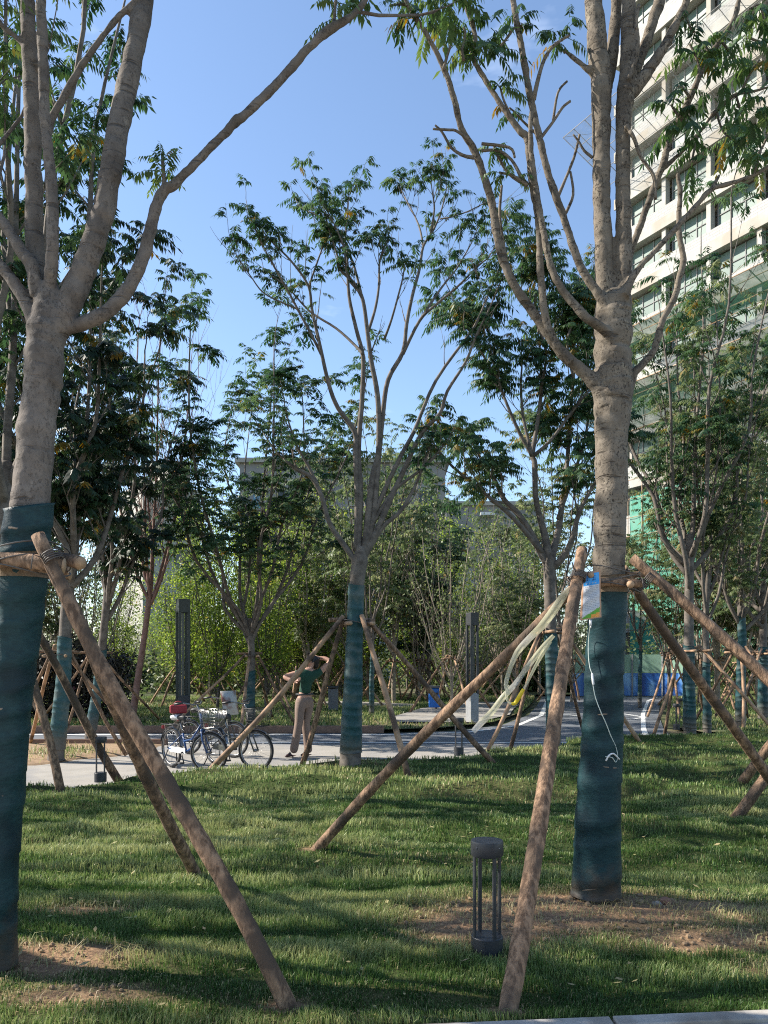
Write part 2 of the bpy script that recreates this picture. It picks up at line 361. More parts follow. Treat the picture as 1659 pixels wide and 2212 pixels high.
# ------------------------------------------------------------------ trees
class Tree:
    def __init__(s, seed): s.rng = random.Random(seed); s.br = []; s.tips = []; s.seed = seed
    def limb(s, pts, n=8, per=5):
        P, r = smooth_path(pts, per); s.br.append((P, r, n)); return P, r
    def twig(s, p, d, ln, r, depth, up=0.25, n=5, kinks=4, spread=0.6, leaf=1.0, kidsn=(2, 3)):
        rg = s.rng; pts = [(Vector(p), r)]; d = Vector(d).normalized(); q = Vector(p)
        for i in range(kinks):
            d = (d + Vector((rg.uniform(-1, 1), rg.uniform(-1, 1), rg.uniform(-.6, .6))) * 0.16 + Vector((0, 0, up * 0.35))).normalized()
            q = q + d * (ln / kinks); pts.append((q.copy(), r * (1 - 0.55 * (i + 1) / kinks)))
        s.br.append(([a for a, _ in pts], [b for _, b in pts], n))
        if depth <= 0:
            if leaf: s.tips.append((q, d, leaf * rg.uniform(0.8, 1.15)))
            return
        if leaf and rg.random() < 0.35: s.tips.append((pts[-2][0], d, leaf * rg.uniform(0.6, 0.9)))
        for k in range(rg.randint(*kidsn)):
            i = kinks if k == 0 else rg.randint(max(1, kinks - 2), kinks)
            a = Vector((rg.uniform(-1, 1), rg.uniform(-1, 1), rg.uniform(-0.3, 0.8)))
            s.twig(pts[i][0], d + a * spread, ln * rg.uniform(0.5, 0.8), max(pts[i][1] * 0.75, 0.0035), depth - 1, up, max(4, n - 1), max(2, kinks - 1), spread, leaf, kidsn)
    def dress(s, P, r, count, start=0.35, ln=(0.5, 1.0), depth=1, up=0.3, leaf=1.0, spread=0.6, out=0.8, n=5, tip=True, rf=0.5, kidsn=(2, 3)):
        """shoots growing off a limb"""
        rg = s.rng; L = len(P)
        for k in range(count):
            t = start + (1 - start) * (k + rg.random()) / count; i = min(int(t * (L - 1)), L - 2)
            tg = (P[i + 1] - P[i]).normalized(); a = tg.orthogonal().normalized(); a = Quaternion(tg, rg.uniform(0, 6.28)) @ a
            s.twig(P[i], tg * 0.7 + a * out + Vector((0, 0, 0.15)), rg.uniform(*ln), max(r[i] * rf, 0.004), depth, up, n, 4, spread, leaf, kidsn)
        if tip:
            tg = (P[-1] - P[-2]).normalized(); s.twig(P[-1], tg, rg.uniform(*ln), max(r[-1], 0.004), depth, up, n, 4, spread, leaf, kidsn)
    def fused_wood(s, mat, parent, rmin=0.0135, voxel=0.0078, seed=0, kr=0.9):
        rg = random.Random(seed); big, thin = MB(), MB()
        for P, r, n in s.br:
            k = 0
            while k < len(P) and r[k] >= rmin: k += 1
            wobble = [p + Vector((rg.gauss(0, 1), rg.gauss(0, 1), 0)) * (0.035 * rr if 0 < i < len(P) - 1 else 0) for i, (p, rr) in enumerate(zip(P, r))]
            if k >= 2: big.tube(wobble[:k], [x * kr * rg.uniform(.95, 1.05) for x in r[:k]], max(n, 12), True)
            if k < len(P):
                j = max(k - 2, 0); thin = MB(); thin.tube(wobble[j:] if len(P) - j >= 2 else P[-2:], r[j:] if len(P) - j >= 2 else r[-2:], 6, True); thin.build('branch', mat, parent)
        o = big.build('trunk', mat, parent)
        md = o.modifiers.new('fuse', 'REMESH'); md.mode = 'VOXEL'; md.voxel_size = voxel; md.use_smooth_shade = True
        md = o.modifiers.new('soften', 'SMOOTH'); md.factor = 0.5; md.iterations = 3
        tx = bpy.data.textures.new('bark_relief', 'CLOUDS'); tx.noise_scale = 0.06; tx.noise_depth = 3
        md = o.modifiers.new('relief', 'DISPLACE'); md.texture = tx; md.strength = 0.010; md.mid_level = 0.62; md.texture_coords = 'LOCAL'
    def wood(s, name, mat, parent):
        mb = MB()
        for P, r, n in s.br: mb.tube(P, r, n, cap=True)
        return mb.build(name, mat, parent)

def wrap_mesh(P, r, z0, z1, band=0.11, n=20, seed=0, extra=0.0095, lift=0.006):
    """cloth strip wound round a trunk between two heights: overlapping bands with a slight spiral"""
    rg = random.Random(seed); mb = MB(); pts, rad = [], []
    def at(z):
        for i in range(len(P) - 1):
            if P[i].z <= z <= P[i + 1].z or i == len(P) - 2:
                t = (z - P[i].z) / max(P[i + 1].z - P[i].z, 1e-6); t = min(max(t, -0.5), 1.2)
                return P[i].lerp(P[i + 1], t) if 0 <= t <= 1 else P[i] + (P[i + 1] - P[i]) * t, r[i] + (r[i + 1] - r[i]) * min(max(t, 0), 1)
        return P[0], r[0]
    z = z0; rows = []
    while z < z1 - 0.01:
        h = band * rg.uniform(0.6, 1.9); z2 = min(z + h, z1)
        for q, e in ((0.0, extra + lift), (0.25, extra + lift * 0.8), (0.96, extra)):
            rows.append((z + (z2 - z) * q, e))
        z = z2
    rows.append((z1, extra + lift)); ph = rg.uniform(0, 6)
    o = 0; tilt = band * 0.22
    for k, (zz, e) in enumerate(rows):
        c, rr = at(zz)
        for j in range(n):
            a = 2 * math.pi * j / n
            dz = tilt * math.sin(a + ph) * (0 if k == 0 else 1)
            q = rr + e + 0.0028 * math.sin(3 * a + zz * 7 + ph) + 0.002 * math.sin(5 * a - zz * 23) + rg.uniform(-0.0018, 0.0018)
            c2, _ = at(zz + dz)
            mb.v.append((c2.x + q * math.cos(a), c2.y + q * math.sin(a), zz + dz))
    for k in range(len(rows) - 1):
        for j in range(n):
            j2 = (j + 1) % n
            mb.f.append((k * n + j, k * n + j2, (k + 1) * n + j2, (k + 1) * n + j)); mb.mi.append(0)
    k = len(rows) - 1; c, rr = at(rows[k][0])   # rolled lip down to the bark
    o = len(mb.v)
    for j in range(n):
        x, y, zq = mb.v[k * n + j]; mb.v.append((c.x + (x - c.x) * 0.86, c.y + (y - c.y) * 0.86, zq - 0.004))
    for j in range(n):
        j2 = (j + 1) % n; mb.f.append((k * n + j, k * n + j2, o + j2, o + j)); mb.mi.append(0)
    return mb

def crooked(a, b, k=5, amt=0.02, rg=random):
    a, b = Vector(a), Vector(b); d = b - a; s = d.orthogonal().normalized(); u = d.normalized().cross(s)
    ph, ph2 = rg.uniform(0, 6), rg.uniform(0, 6)
    return [a + d * (i / k) + s * (amt * math.sin(2.6 * i / k * 2 + ph)) + u * (amt * math.sin(2.1 * i / k * 2 + ph2)) for i in range(k + 1)]

def support(label, centre, z, rt, feet, rp, seed, group, tops=None, mats=None, cross=None, rope=True, near=False):
    """timber frame: leaning poles lashed to crossbars round a trunk"""
    rg = random.Random(seed); c = Vector(centre); t = thing('tree_support', label, 'tree support', (c.x, c.y, 0), group)
    mats = mats or [M['stake']]
    for i, ft in enumerate(feet):
        ft = Vector(ft); mb = MB()
        if tops and tops[i] is not None: tp = Vector(tops[i])
        else:
            d = Vector((ft.x - c.x, ft.y - c.y, 0)).normalized(); tp = c + d * (rt + rp * 1.2); tp.z = z + rg.uniform(0.03, 0.14)
        dd = (ft - tp).normalized(); ft2 = ft + dd * 0.06
        rr = rp * rg.uniform(0.92, 1.08); P = crooked(ft2, tp, 40 if near else 6, rr * 0.6, rg); k = len(P)
        mb.tube(P, [rr * (1.1 - 0.25 * j / (k - 1)) * (1 + (rg.uniform(-.05, .05) if near else 0)) for j in range(k)], 14 if near else 7, True, 0, 1, wob=0.05 if near else 0, rng=rg)
        mt = mats[i % len(mats)]
        mb.build('pole', [mt, M['stake_end']], t)
    if near:
        for i, ft in enumerate(feet):
            if not (tops and tops[i] is not None): continue
            mb = MB()
            tp = Vector(tops[i]); d = (Vector(ft) - tp).normalized(); a = d.orthogonal().normalized(); b_ = d.cross(a); o = tp + d * max(.04, (tp.z - z) / max(-d.z, .1))
            n = 60; mb.tube([o + d * (.05 * k / n - .025) + (a * math.cos(6.2832 * 5 * k / n) + b_ * math.sin(6.2832 * 5 * k / n)) * (rp * 1.06 + .003) for k in range(n + 1)], .0035, 5)
            tl = o + a * rp * 1.02; mb.tube([tl, tl + a * .05 + Vector((0, 0, .03)), tl + a * .08 + Vector((.02, 0, -.03))], .003, 5)
            mb.build('lashing', M['wire'], t)
    cross = cross or [0, 1.57, 3.0]
    for k, an in enumerate(cross):
        if isinstance(an, tuple): a, b, rc = an
        else:
            d = Vector((math.cos(an + 0.4), math.sin(an + 0.4), 0)); e = Vector((-d.y, d.x, 0)); o = c + d * (rt + rp * 0.9); rc = rp * 0.8
            o.z = z - 0.02 + 0.07 * (k % 2); a, b = o - e * (rt * 2.4 + 0.1), o + e * (rt * 2.4 + 0.1)
        mb = MB(); P = crooked(a, b, 6, rc * 0.25, rg); mb.tube(P, [rc * rg.uniform(0.9, 1.05) for _ in P], 10 if near else 6, True, 0, 1)
        mb.build('crossbar', [mats[k % len(mats)], M['stake_end']], t)
    if rope:
        mb = MB()
        for dz in ((-0.05, 0.0, 0.06) if near else (0.02,)):
            n = 28 if near else 12; rr = rt + rp * (2.3 if near else 1.9); ph = rg.uniform(0, 6)
            ring = [c + Vector((rr * math.cos(6.2832 * j / n), rr * math.sin(6.2832 * j / n), z - c.z + dz + 0.025 * math.sin(6.2832 * j / n * 2 + ph))) for j in range(n + 1)]
            mb.tube(ring, 0.004 if near else 0.007, 5)
        mb.build('tie_wire', M['wire'], t)
    return t

# ================================================================== CAMERA, SKY, SUN
cam = bpy.data.cameras.new('camera'); co_ = bpy.data.objects.new('camera', cam); COL.objects.link(co_)
cam.sensor_fit = 'HORIZONTAL'; cam.sensor_width = 36.0; cam.lens = 36.0 * F / 1659.0
cam.shift_y = (HV - 1105.5) / 1659.0; cam.clip_end = 2000; cam.clip_start = 0.05
co_.location = (0, 0, HC); co_.rotation_euler = (R(90), 0, 0); SC.camera = co_
SC.render.resolution_x = 768; SC.render.resolution_y = 1024

SUN_EL, SUN_AHEAD = R(37), R(10)          # sun to the left and a little ahead
sd = Vector((-math.cos(SUN_AHEAD) * math.cos(SUN_EL), math.sin(SUN_AHEAD) * math.cos(SUN_EL), math.sin(SUN_EL)))
sl = bpy.data.lights.new('sun', 'SUN'); sl.energy = 5.0; sl.angle = R(0.5); sl.color = (1.0, 0.93, 0.82)
so = bpy.data.objects.new('sun', sl); COL.objects.link(so)
so.rotation_euler = sd.to_track_quat('Z', 'Y').to_euler(); so.location = (-30, 10, 40)
wd = bpy.data.worlds.new('World'); SC.world = wd; wd.use_nodes = True
nt = wd.node_tree; bg = nt.nodes['Background']
sky = nd(nt, 'ShaderNodeTexSky', sky_type='NISHITA'); sky.sun_disc = False
sky.sun_elevation = SUN_EL; sky.sun_rotation = math.atan2(sd.x, sd.y); sky.altitude = 50; sky.air_density = 1.0; sky.dust_density = 0.35; sky.ozone_density = 1.9
tc = nd(nt, 'ShaderNodeTexCoord'); mp = nd(nt, 'ShaderNodeMapping'); mp.inputs['Scale'].default_value = (1.6, 1.6, 5.0); mp.inputs['Location'].default_value = (0.6, 0.2, 0.45)
no = nd(nt, 'ShaderNodeTexNoise'); no.inputs['Scale'].default_value = 1.7; no.inputs['Detail'].default_value = 6; no.inputs['Roughness'].default_value = 0.58
rp = nd(nt, 'ShaderNodeValToRGB'); rp.color_ramp.elements[0].position = 0.60; rp.color_ramp.elements[1].position = 0.85
rp.color_ramp.elements[0].color = (0, 0, 0, 1); rp.color_ramp.elements[1].color = (0.75, 0.75, 0.75, 1)
mx = nd(nt, 'ShaderNodeMixRGB'); mx.inputs['Color2'].default_value = (6.2, 6.9, 8.2, 1)
nt.links.new(tc.outputs['Generated'], mp.inputs['Vector']); nt.links.new(mp.outputs['Vector'], no.inputs['Vector']); nt.links.new(no.outputs['Fac'], rp.inputs['Fac'])
nt.links.new(rp.outputs['Color'], mx.inputs['Fac']); nt.links.new(sky.outputs['Color'], mx.inputs['Color1']); nt.links.new(mx.outputs['Color'], bg.inputs['Color'])
bg.inputs['Strength'].default_value = 0.118
SC.view_settings.view_transform = 'Standard'; SC.view_settings.look = 'None'; SC.view_settings.exposure = 1.17; SC.view_settings.gamma = 1
SC.cycles.max_bounces = 6; SC.cycles.transparent_max_bounces = 12; SC.cycles.diffuse_bounces = 3; SC.cycles.glossy_bounces = 2; SC.cycles.transmission_bounces = 3
SC.cycles.use_denoising = False; SC.cycles.filter_width = 1.1; SC.cycles.sample_clamp_indirect = 4.0

# ================================================================== GROUND
def noise2(x, y, seed, fx=1.0, fy=1.0, oct_=9):
    rg = np.random.RandomState(seed); out = 0
    for i in range(oct_):
        a = rg.uniform(0, 6.28); f = rg.uniform(0.6, 2.4)
        out = out + np.sin(x * fx * f * math.cos(a) + y * fy * f * math.sin(a) + rg.uniform(0, 6.28))
    return out / math.sqrt(oct_ / 2.0)
def gz(x, y):
    near = np.clip((y - 4.2) / 2.0, 0.25, 1)
    far_ = np.clip((y - 5.0) / 3.0, 0, 1)
    return np.clip(near * ((0.018 + 0.020 * far_) * noise2(x, y, 3, 0.9, 4.0) + (0.010 + 0.010 * far_) * noise2(x, y, 4, 3.0, 10.0)) + 0.012 * noise2(x, y, 5, 1.2, 1.2), -0.085, 0.12)
EDGE = [(-14, 2.6), (-8, 6.6), (-4.32, 9.22), (-2.42, 10.6), (0.5, 11.86), (3.17, 13.83), (4.88, 15.56), (8.3, 16.6), (14, 17.2), (22, 17.4)]
def edge_y(x): return np.interp(x, [p[0] for p in EDGE], [p[1] for p in EDGE])
def front_y(x): return 3.141 + 0.0863 * (x - 0.13)
def dryness(x, y):
    d = 0
    for cx, cy, rx, ry, k in ((1.25, 4.60, 1.0, 0.36, 1.15), (0.55, 4.25, 0.45, 0.30, 0.85), (1.75, 4.10, 0.6, 0.16, 0.8), (-1.72, 3.86, 0.42, 0.22, 1.2), (-1.35, 3.42, 0.35, 0.12, 0.7),
                              (-1.75, 4.6, 0.3, 0.08, 0.7), (-0.5, 11.2, 0.5, 0.3, 0.3), (2.05, 3.75, 0.35, 0.12, 0.7), (-0.43, 3.33, 0.10, 0.06, 0.9), (-0.56, 5.93, .10, .06, .9), (0.52, 3.29, .10, .05, .8), (-1.35, 5.43, .1, .06, .7)):
        d = d + k * np.exp(-(((x - cx) / rx) ** 2 + ((y - cy) / ry) ** 2) ** 1.3)
    d = d + 0.07 * np.clip(noise2(x, y, 21, 1.6, 4.5), 0, 2) + 0.14 * np.clip(noise2(x, y, 22, 7, 16), 0, 2) * (d > 0.1)
    return np.clip(d, 0, 1.2)

def lawn_mat(name, g1, g2, dry):
    m, nt, b = new_mat(name)
    at = nd(nt, 'ShaderNodeAttribute', attribute_name='tint')
    tc = nd(nt, 'ShaderNodeTexCoord'); n1 = nd(nt, 'ShaderNodeTexNoise'); n1.inputs['Scale'].default_value = 40; n1.inputs['Detail'].default_value = 6
    nt.links.new(tc.outputs['Object'], n1.inputs['Vector'])
    rp = nd(nt, 'ShaderNodeValToRGB'); rp.color_ramp.elements[0].position = 0.35; rp.color_ramp.elements[1].position = 0.65
    rp.color_ramp.elements[0].color = c4(g1); rp.color_ramp.elements[1].color = c4(g2); nt.links.new(n1.outputs['Fac'], rp.inputs['Fac'])
    r2 = nd(nt, 'ShaderNodeValToRGB'); r2.color_ramp.elements[0].position = 0.35; r2.color_ramp.elements[1].position = 0.65
    r2.color_ramp.elements[0].color = c4(dry); r2.color_ramp.elements[1].color = c4(tuple(x * 0.55 for x in dry)); nt.links.new(n1.outputs['Fac'], r2.inputs['Fac'])
    mx = nd(nt, 'ShaderNodeMixRGB'); nt.links.new(at.outputs['Fac'], mx.inputs['Fac']); nt.links.new(rp.outputs['Color'], mx.inputs['Color1']); nt.links.new(r2.outputs['Color'], mx.inputs['Color2'])
    nt.links.new(mx.outputs['Color'], b.inputs['Base Color']); b.inputs['Roughness'].default_value = 0.95; b.inputs['Specular IOR Level'].default_value = 0.1
    bp = nd(nt, 'ShaderNodeBump'); bp.inputs['Strength'].default_value = 0.8; bp.inputs['Distance'].default_value = 0.02
    nt.links.new(n1.outputs['Fac'], bp.inputs['Height']); nt.links.new(bp.outputs['Normal'], b.inputs['Normal'])
    return m
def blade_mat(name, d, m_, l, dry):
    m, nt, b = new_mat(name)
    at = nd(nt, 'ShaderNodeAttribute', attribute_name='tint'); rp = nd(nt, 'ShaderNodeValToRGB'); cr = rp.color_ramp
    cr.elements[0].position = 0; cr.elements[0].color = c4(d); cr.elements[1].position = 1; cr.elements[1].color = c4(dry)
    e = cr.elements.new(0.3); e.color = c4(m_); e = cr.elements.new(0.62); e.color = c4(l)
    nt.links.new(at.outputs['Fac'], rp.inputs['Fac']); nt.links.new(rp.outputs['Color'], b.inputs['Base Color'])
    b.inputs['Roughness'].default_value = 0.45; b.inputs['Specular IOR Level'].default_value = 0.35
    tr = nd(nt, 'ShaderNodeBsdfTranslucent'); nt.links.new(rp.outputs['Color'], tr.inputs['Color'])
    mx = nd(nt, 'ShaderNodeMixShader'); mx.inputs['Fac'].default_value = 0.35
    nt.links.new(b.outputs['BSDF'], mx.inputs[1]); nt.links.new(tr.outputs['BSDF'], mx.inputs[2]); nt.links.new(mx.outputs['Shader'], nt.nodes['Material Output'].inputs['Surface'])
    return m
M['lawn'] = lawn_mat('lawn_soil', (0.030, 0.045, 0.014), (0.055, 0.07, 0.022), (0.30, 0.19, 0.115))
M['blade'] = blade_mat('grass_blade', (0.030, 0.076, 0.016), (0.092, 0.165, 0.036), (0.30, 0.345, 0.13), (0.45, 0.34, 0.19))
M['concrete'] = pm('path_concrete', (0.30, 0.28, 0.25), (0.245, 0.23, 0.205), scale=3, rough=0.9, bump=0.2, c3=(0.205, 0.20, 0.195), scale3=0.8)
M['asphalt'] = pm('road_asphalt', (0.095, 0.105, 0.12), (0.13, 0.14, 0.155), scale=30, rough=0.9, bump=0.3)
M['paintline'] = pm('road_paint', (0.72, 0.72, 0.70), (0.6, 0.6, 0.58), scale=8, rough=0.7)
M['kerb'] = pm('kerb_stone', (0.40, 0.37, 0.33), (0.32, 0.295, 0.26), scale=25, rough=0.9, bump=0.3, c3=(0.22, 0.19, 0.16), scale3=2.5)
M['kerb_brown'] = pm('kerb_brown', (0.16, 0.10, 0.075), (0.22, 0.14, 0.10), scale=14, rough=0.9)
M['soil'] = pm('soil', (0.20, 0.13, 0.075), (0.30, 0.205, 0.12), scale=9, rough=0.95, bump=0.6)
M['earth'] = pm('earth', (0.045, 0.06, 0.02), (0.075, 0.085, 0.03), scale=2.5, rough=0.95, c3=(0.12, 0.10, 0.055), scale3=0.4)

def poly(name, pts, z, mat, kind='structure', thick=0.0):
    mb = MB(); vs = [(x, y, z) for x, y in pts]; n = len(vs)
    mb.add(vs, [tuple(range(n))])
    if thick:
        mb.add([(x, y, z) for x, y in pts] + [(x, y, z - thick) for x, y in pts], [(i, n + i, n + (i + 1) % n, (i + 1) % n) for i in range(n)])
    o = mb.build(name, mat, smooth=False)
    bm = bmesh.new(); bm.from_mesh(o.data); bmesh.ops.remove_doubles(bm, verts=bm.verts, dist=1e-5); bmesh.ops.recalc_face_normals(bm, faces=bm.faces)
    if sum(f.normal.z for f in bm.faces if abs(f.normal.z) > 0.5) < 0: bmesh.ops.reverse_faces(bm, faces=bm.faces)
    bm.to_mesh(o.data); bm.free(); o['kind'] = kind; return o
poly('ground', [(-400, -40), (400, -40), (400, 600), (-400, 600)], -0.13, M['earth'])

# near lawn: bumpy sheet between the front kerb and the path
xs = np.concatenate([np.arange(-9, -4, 0.12), np.arange(-4, 4, 0.05), np.arange(4, 16.1, 0.12)]); NT = 190
ts = np.linspace(0, 1, NT) ** 1.5
Xg = np.repeat(xs[:, None], NT, axis=1); y0 = front_y(xs)[:, None]; y1 = np.maximum(edge_y(xs), front_y(xs) + 0.3)[:, None]
Yg = y0 + (y1 - y0) * ts[None, :]; Zg = gz(Xg, Yg)
Zg[:, 0] = -0.14; Zg[:, -1] = -0.14
co = np.stack([Xg, Yg, Zg], axis=-1).reshape(-1, 3); nx = len(xs)
ii = (np.arange(nx - 1)[:, None] * NT + np.arange(NT - 1)[None, :]).ravel()
lawn = np_mesh('lawn', co, np.stack([ii, ii + NT, ii + NT + 1, ii + 1], axis=1), np.clip(dryness(Xg, Yg), 0, 1).ravel(), M['lawn'], smooth=True)
lawn['kind'] = 'structure'

# pavement and kerb in front of the lawn
poly('pavement', [(-9, -3), (16, -3), (16, front_y(16) - 0.085), (-9, front_y(-9) - 0.085)], 0.006, pm('pavement_slabs', (0.42, 0.37, 0.32), (0.35, 0.30, 0.26), scale=35, rough=0.9, bump=0.25), thick=0.12)
mb = MB(); xk = -9.0; rk = random.Random(5)
while xk < 14:
    x2 = xk + 0.99; ya, yb = front_y(xk), front_y(x2); zt = 0.022 + rk.uniform(-.003, .003)
    vs = [(xk + .004, ya - .08, zt), (x2 - .004, yb - .08, zt), (x2 - .004, yb, zt), (xk + .004, ya, zt)]
    mb.add(vs + [(x, y, -0.12) for x, y, z in vs], [(0, 1, 2, 3), (0, 4, 5, 1), (1, 5, 6, 2), (2, 6, 7, 3), (3, 7, 4, 0)]); xk += 0.995
struct(bevel(mb.build('kerb', M['kerb'], smooth=False), 0.006))

# path, road, far lawn
poly('path', [(-30, 6), (-9, 5), (6, 12), (20, 13), (20, 14.95), (-30, 14.95)], -0.10, M['concrete'])
poly('road', [(-40, 14.95), (5.3, 14.95), (6.1, 16.2), (6.7, 18.4), (8.4, 23.5), (11.5, 32), (13.2, 36), (7.4, 36), (5.8, 29), (4.4, 23.4), (3.0, 19.6), (1.6, 17.9), (0, 17.36), (-40, 17.36)], -0.107, M['asphalt'])
def line(pts, w, z, name='road_marking'):
    mb = MB(); L, Rr = [], []
    for i, p in enumerate(pts):
        a = Vector(pts[max(i - 1, 0)]); b = Vector(pts[min(i + 1, len(pts) - 1)]); d = (b - a).normalized(); nrm = Vector((-d.y, d.x)) * w / 2
        L.append((p[0] + nrm.x, p[1] + nrm.y, z)); Rr.append((p[0] - nrm.x, p[1] - nrm.y, z))
    n = len(pts); mb.add(L + Rr, [(i, n + i, n + i + 1, i + 1) for i in range(n - 1)])
    o = mb.build(name, M['paintline'], smooth=False); o['kind'] = 'structure'; return o
line([(-40, 17.0), (-12, 17.0), (0.2, 17.02), (1.9, 17.6), (3.35, 19.4), (4.75, 23.2), (6.1, 29), (7.6, 35.5)], 0.14, -0.101)
line([(-40, 15.3), (-6, 15.3), (0, 15.3), (4.6, 15.35), (5.6, 16.4), (6.25, 18.5), (7.95, 23.6), (11.0, 32), (12.6, 35.5)], 0.12, -0.101)
line([(5.0, 24.5), (6.0, 22.6), (7.0, 21.6), (7.6, 22.4), (7.4, 24), (7.0, 26)], 0.16, -0.100)
mb = MB(); mb.box((-20, 17.43, -0.02), (40, 0.12, 0.16))
struct(bevel(mb.build('road_kerb', M['kerb_brown'], smooth=False), 0.01))
far = [(-60, 17.5), (0.0, 17.5), (1.4, 18.05), (2.8, 19.75), (4.2, 23.5), (5.6, 29.1), (7.2, 36.4), (13.4, 36.4), (11.8, 32), (8.6, 23.4), (6.9, 18.4), (7.0, 16.9), (22, 17.4), (70, 17.4), (70, 80), (-60, 80)]
poly('far_lawn', far, -0.03, M['earth'])
poly('plaza', [(0.4, 19.2), (2.3, 19.2), (3.6, 22.0), (4.1, 24.4), (5.2, 29), (3.0, 29), (1.2, 25), (0.2, 21)], 0.004, M['concrete'])
poly('plaza', [(-2.6, 27.5), (0.8, 25.6), (1.2, 27.5), (-2.0, 30)], 0.004, M['concrete'])
# dry planting strip between the path and the road, left
sp0 = [(-14, 10.4), (-9, 11.0), (-5.4, 12.0), (-4.3, 13.4), (-4.2, 14.85), (-14, 14.85)]; sp = []; rj = random.Random(6)
for (xa_, ya_), (xb_, yb_) in zip(sp0, sp0[1:] + sp0[:1]):
    m_ = max(2, int(math.hypot(xb_ - xa_, yb_ - ya_) / .35))
    for k in range(m_): sp.append((xa_ + (xb_ - xa_) * k / m_ + rj.uniform(-.12, .12), min(14.85, ya_ + (yb_ - ya_) * k / m_ + rj.uniform(-.12, .12))))
mb = MB(); n = len(sp)
for dz, k in ((-0.105, 1.0), (-0.075, 0.975), (-0.05, 0.90)):
    cx, cy = -9, 13; mb.v += [(cx + (x - cx) * k, cy + (y - cy) * k, dz) for x, y in sp]
mb.f = [(r_ * n + i, r_ * n + (i + 1) % n, (r_ + 1) * n + (i + 1) % n, (r_ + 1) * n + i) for r_ in range(2) for i in range(n)] + [tuple(range(2 * n, 3 * n))]; mb.mi = [0] * (2 * n + 1)
struct(mb.build('planting_bed_soil', M['soil'], smooth=False))
mb = MB(); mb.box((-9.4, 14.9, -.05), (10.4, 0.09, 0.12)); struct(mb.build('bed_kerb', M['kerb_brown'], smooth=False))

def inside(px, py, pts):
    c = np.zeros(len(px), bool); j = len(pts) - 1
    for i in range(len(pts)):
        xi, yi = pts[i]; xj, yj = pts[j]
        c ^= ((yi > py) != (yj > py)) & (px < (xj - xi) * (py - yi) / (yj - yi + 1e-12) + xi); j = i
    return c
def grass(name, N, ya, yb, side, h, w, seed, dens=None, zf=None, mask=None, dry=None, lean=0.5, label=None):
    """single blades, each bent once"""
    rg = np.random.RandomState(seed)
    y = np.sqrt(rg.uniform(ya ** 2, yb ** 2, N)); x = rg.uniform(-1, 1, N) * (0.5 * y * side[1] + side[0])
    if len(side) > 2: x = x + side[2] * y
    k = np.ones(N, bool)
    if mask is not None: k &= mask(x, y)
    x, y = x[k], y[k]; dr = dry(x, y) if dry is not None else np.zeros(len(x))
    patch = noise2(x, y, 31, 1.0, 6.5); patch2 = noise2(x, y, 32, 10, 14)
    k = rg.rand(len(x)) > np.clip((dr - .15) * 1.35, 0, 0.93) + np.clip(-0.25 * patch2 - 0.2, 0, 0.4)
    x, y, dr, patch, patch2 = x[k], y[k], dr[k], patch[k], patch2[k]; n = len(x)
    z = zf(x, y) if zf is not None else np.zeros(n)
    isdry = rg.rand(n) < np.clip(dr * 1.0 + 0.02, 0, 0.97)
    H = rg.uniform(h[0], h[1], n) * (1 + 0.28 * patch + 0.2 * patch2); H = np.clip(H, h[0] * 0.5, h[1] * 1.6) * np.where(dr > 0.5, 0.75, 1)
    az = rg.uniform(0, 6.28, n) + 0; wind = noise2(x, y, 33, 2.2, 5.0) * 1.6
    az = np.where(rg.rand(n) < 0.6, wind + rg.normal(0, 0.7, n), az)
    ln = rg.uniform(0.15, 1.0, n) * lean * np.where(isdry, 1.7, 1.0)
    dx, dy = np.cos(az) * ln, np.sin(az) * ln
    sx, sy = rg.uniform(-1, 1, n), rg.uniform(-1, 1, n); q = np.sqrt(sx ** 2 + sy ** 2) + 1e-6; ww = rg.uniform(w[0], w[1], n) / 2; sx, sy = sx / q * ww, sy / q * ww
    mx_, my_ = x + dx * H * 0.4, y + dy * H * 0.4; mz = z + H * 0.6
    tz = z + H * np.clip(1 - 0.28 * ln, 0.3, 1) * np.where(isdry, 0.8, 1); tx, ty = x + dx * H * 1.15, y + dy * H * 1.15
    zb = z - 0.015
    P = np.stack([np.stack([x - sx, y - sy, zb], -1), np.stack([x + sx, y + sy, zb], -1), np.stack([mx_ + sx * .8, my_ + sy * .8, mz], -1), np.stack([mx_ - sx * .8, my_ - sy * .8, mz], -1),
                  np.stack([tx + sx * .12, ty + sy * .12, tz], -1), np.stack([tx - sx * .12, ty - sy * .12, tz], -1)], axis=1)
    b = np.arange(n)[:, None] * 6
    qd = np.concatenate([b + np.array([[0, 1, 2, 3]]), b + np.array([[3, 2, 4, 5]])])
    t = np.where(isdry, rg.uniform(0.72, 1.0, n), np.clip(0.36 + 0.19 * patch + rg.normal(0, 0.14, n), 0, 0.68))  # patch bands the sod's green along x, partly in place of shadow streaks
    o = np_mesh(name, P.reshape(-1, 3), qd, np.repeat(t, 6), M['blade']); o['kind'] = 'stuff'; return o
on_lawn = lambda x, y: (y > front_y(x) + 0.01) & (y < edge_y(x) - 0.02) & (x > -8.5) & (x < 15)
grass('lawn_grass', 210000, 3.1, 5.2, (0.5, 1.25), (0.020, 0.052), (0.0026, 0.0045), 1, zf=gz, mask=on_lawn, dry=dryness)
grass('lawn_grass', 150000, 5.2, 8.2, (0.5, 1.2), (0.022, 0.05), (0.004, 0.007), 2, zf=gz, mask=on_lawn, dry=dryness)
grass('lawn_grass', 130000, 8.2, 17.0, (0.8, 1.15), (0.026, 0.06), (0.008, 0.013), 3, zf=gz, mask=on_lawn, dry=dryness)
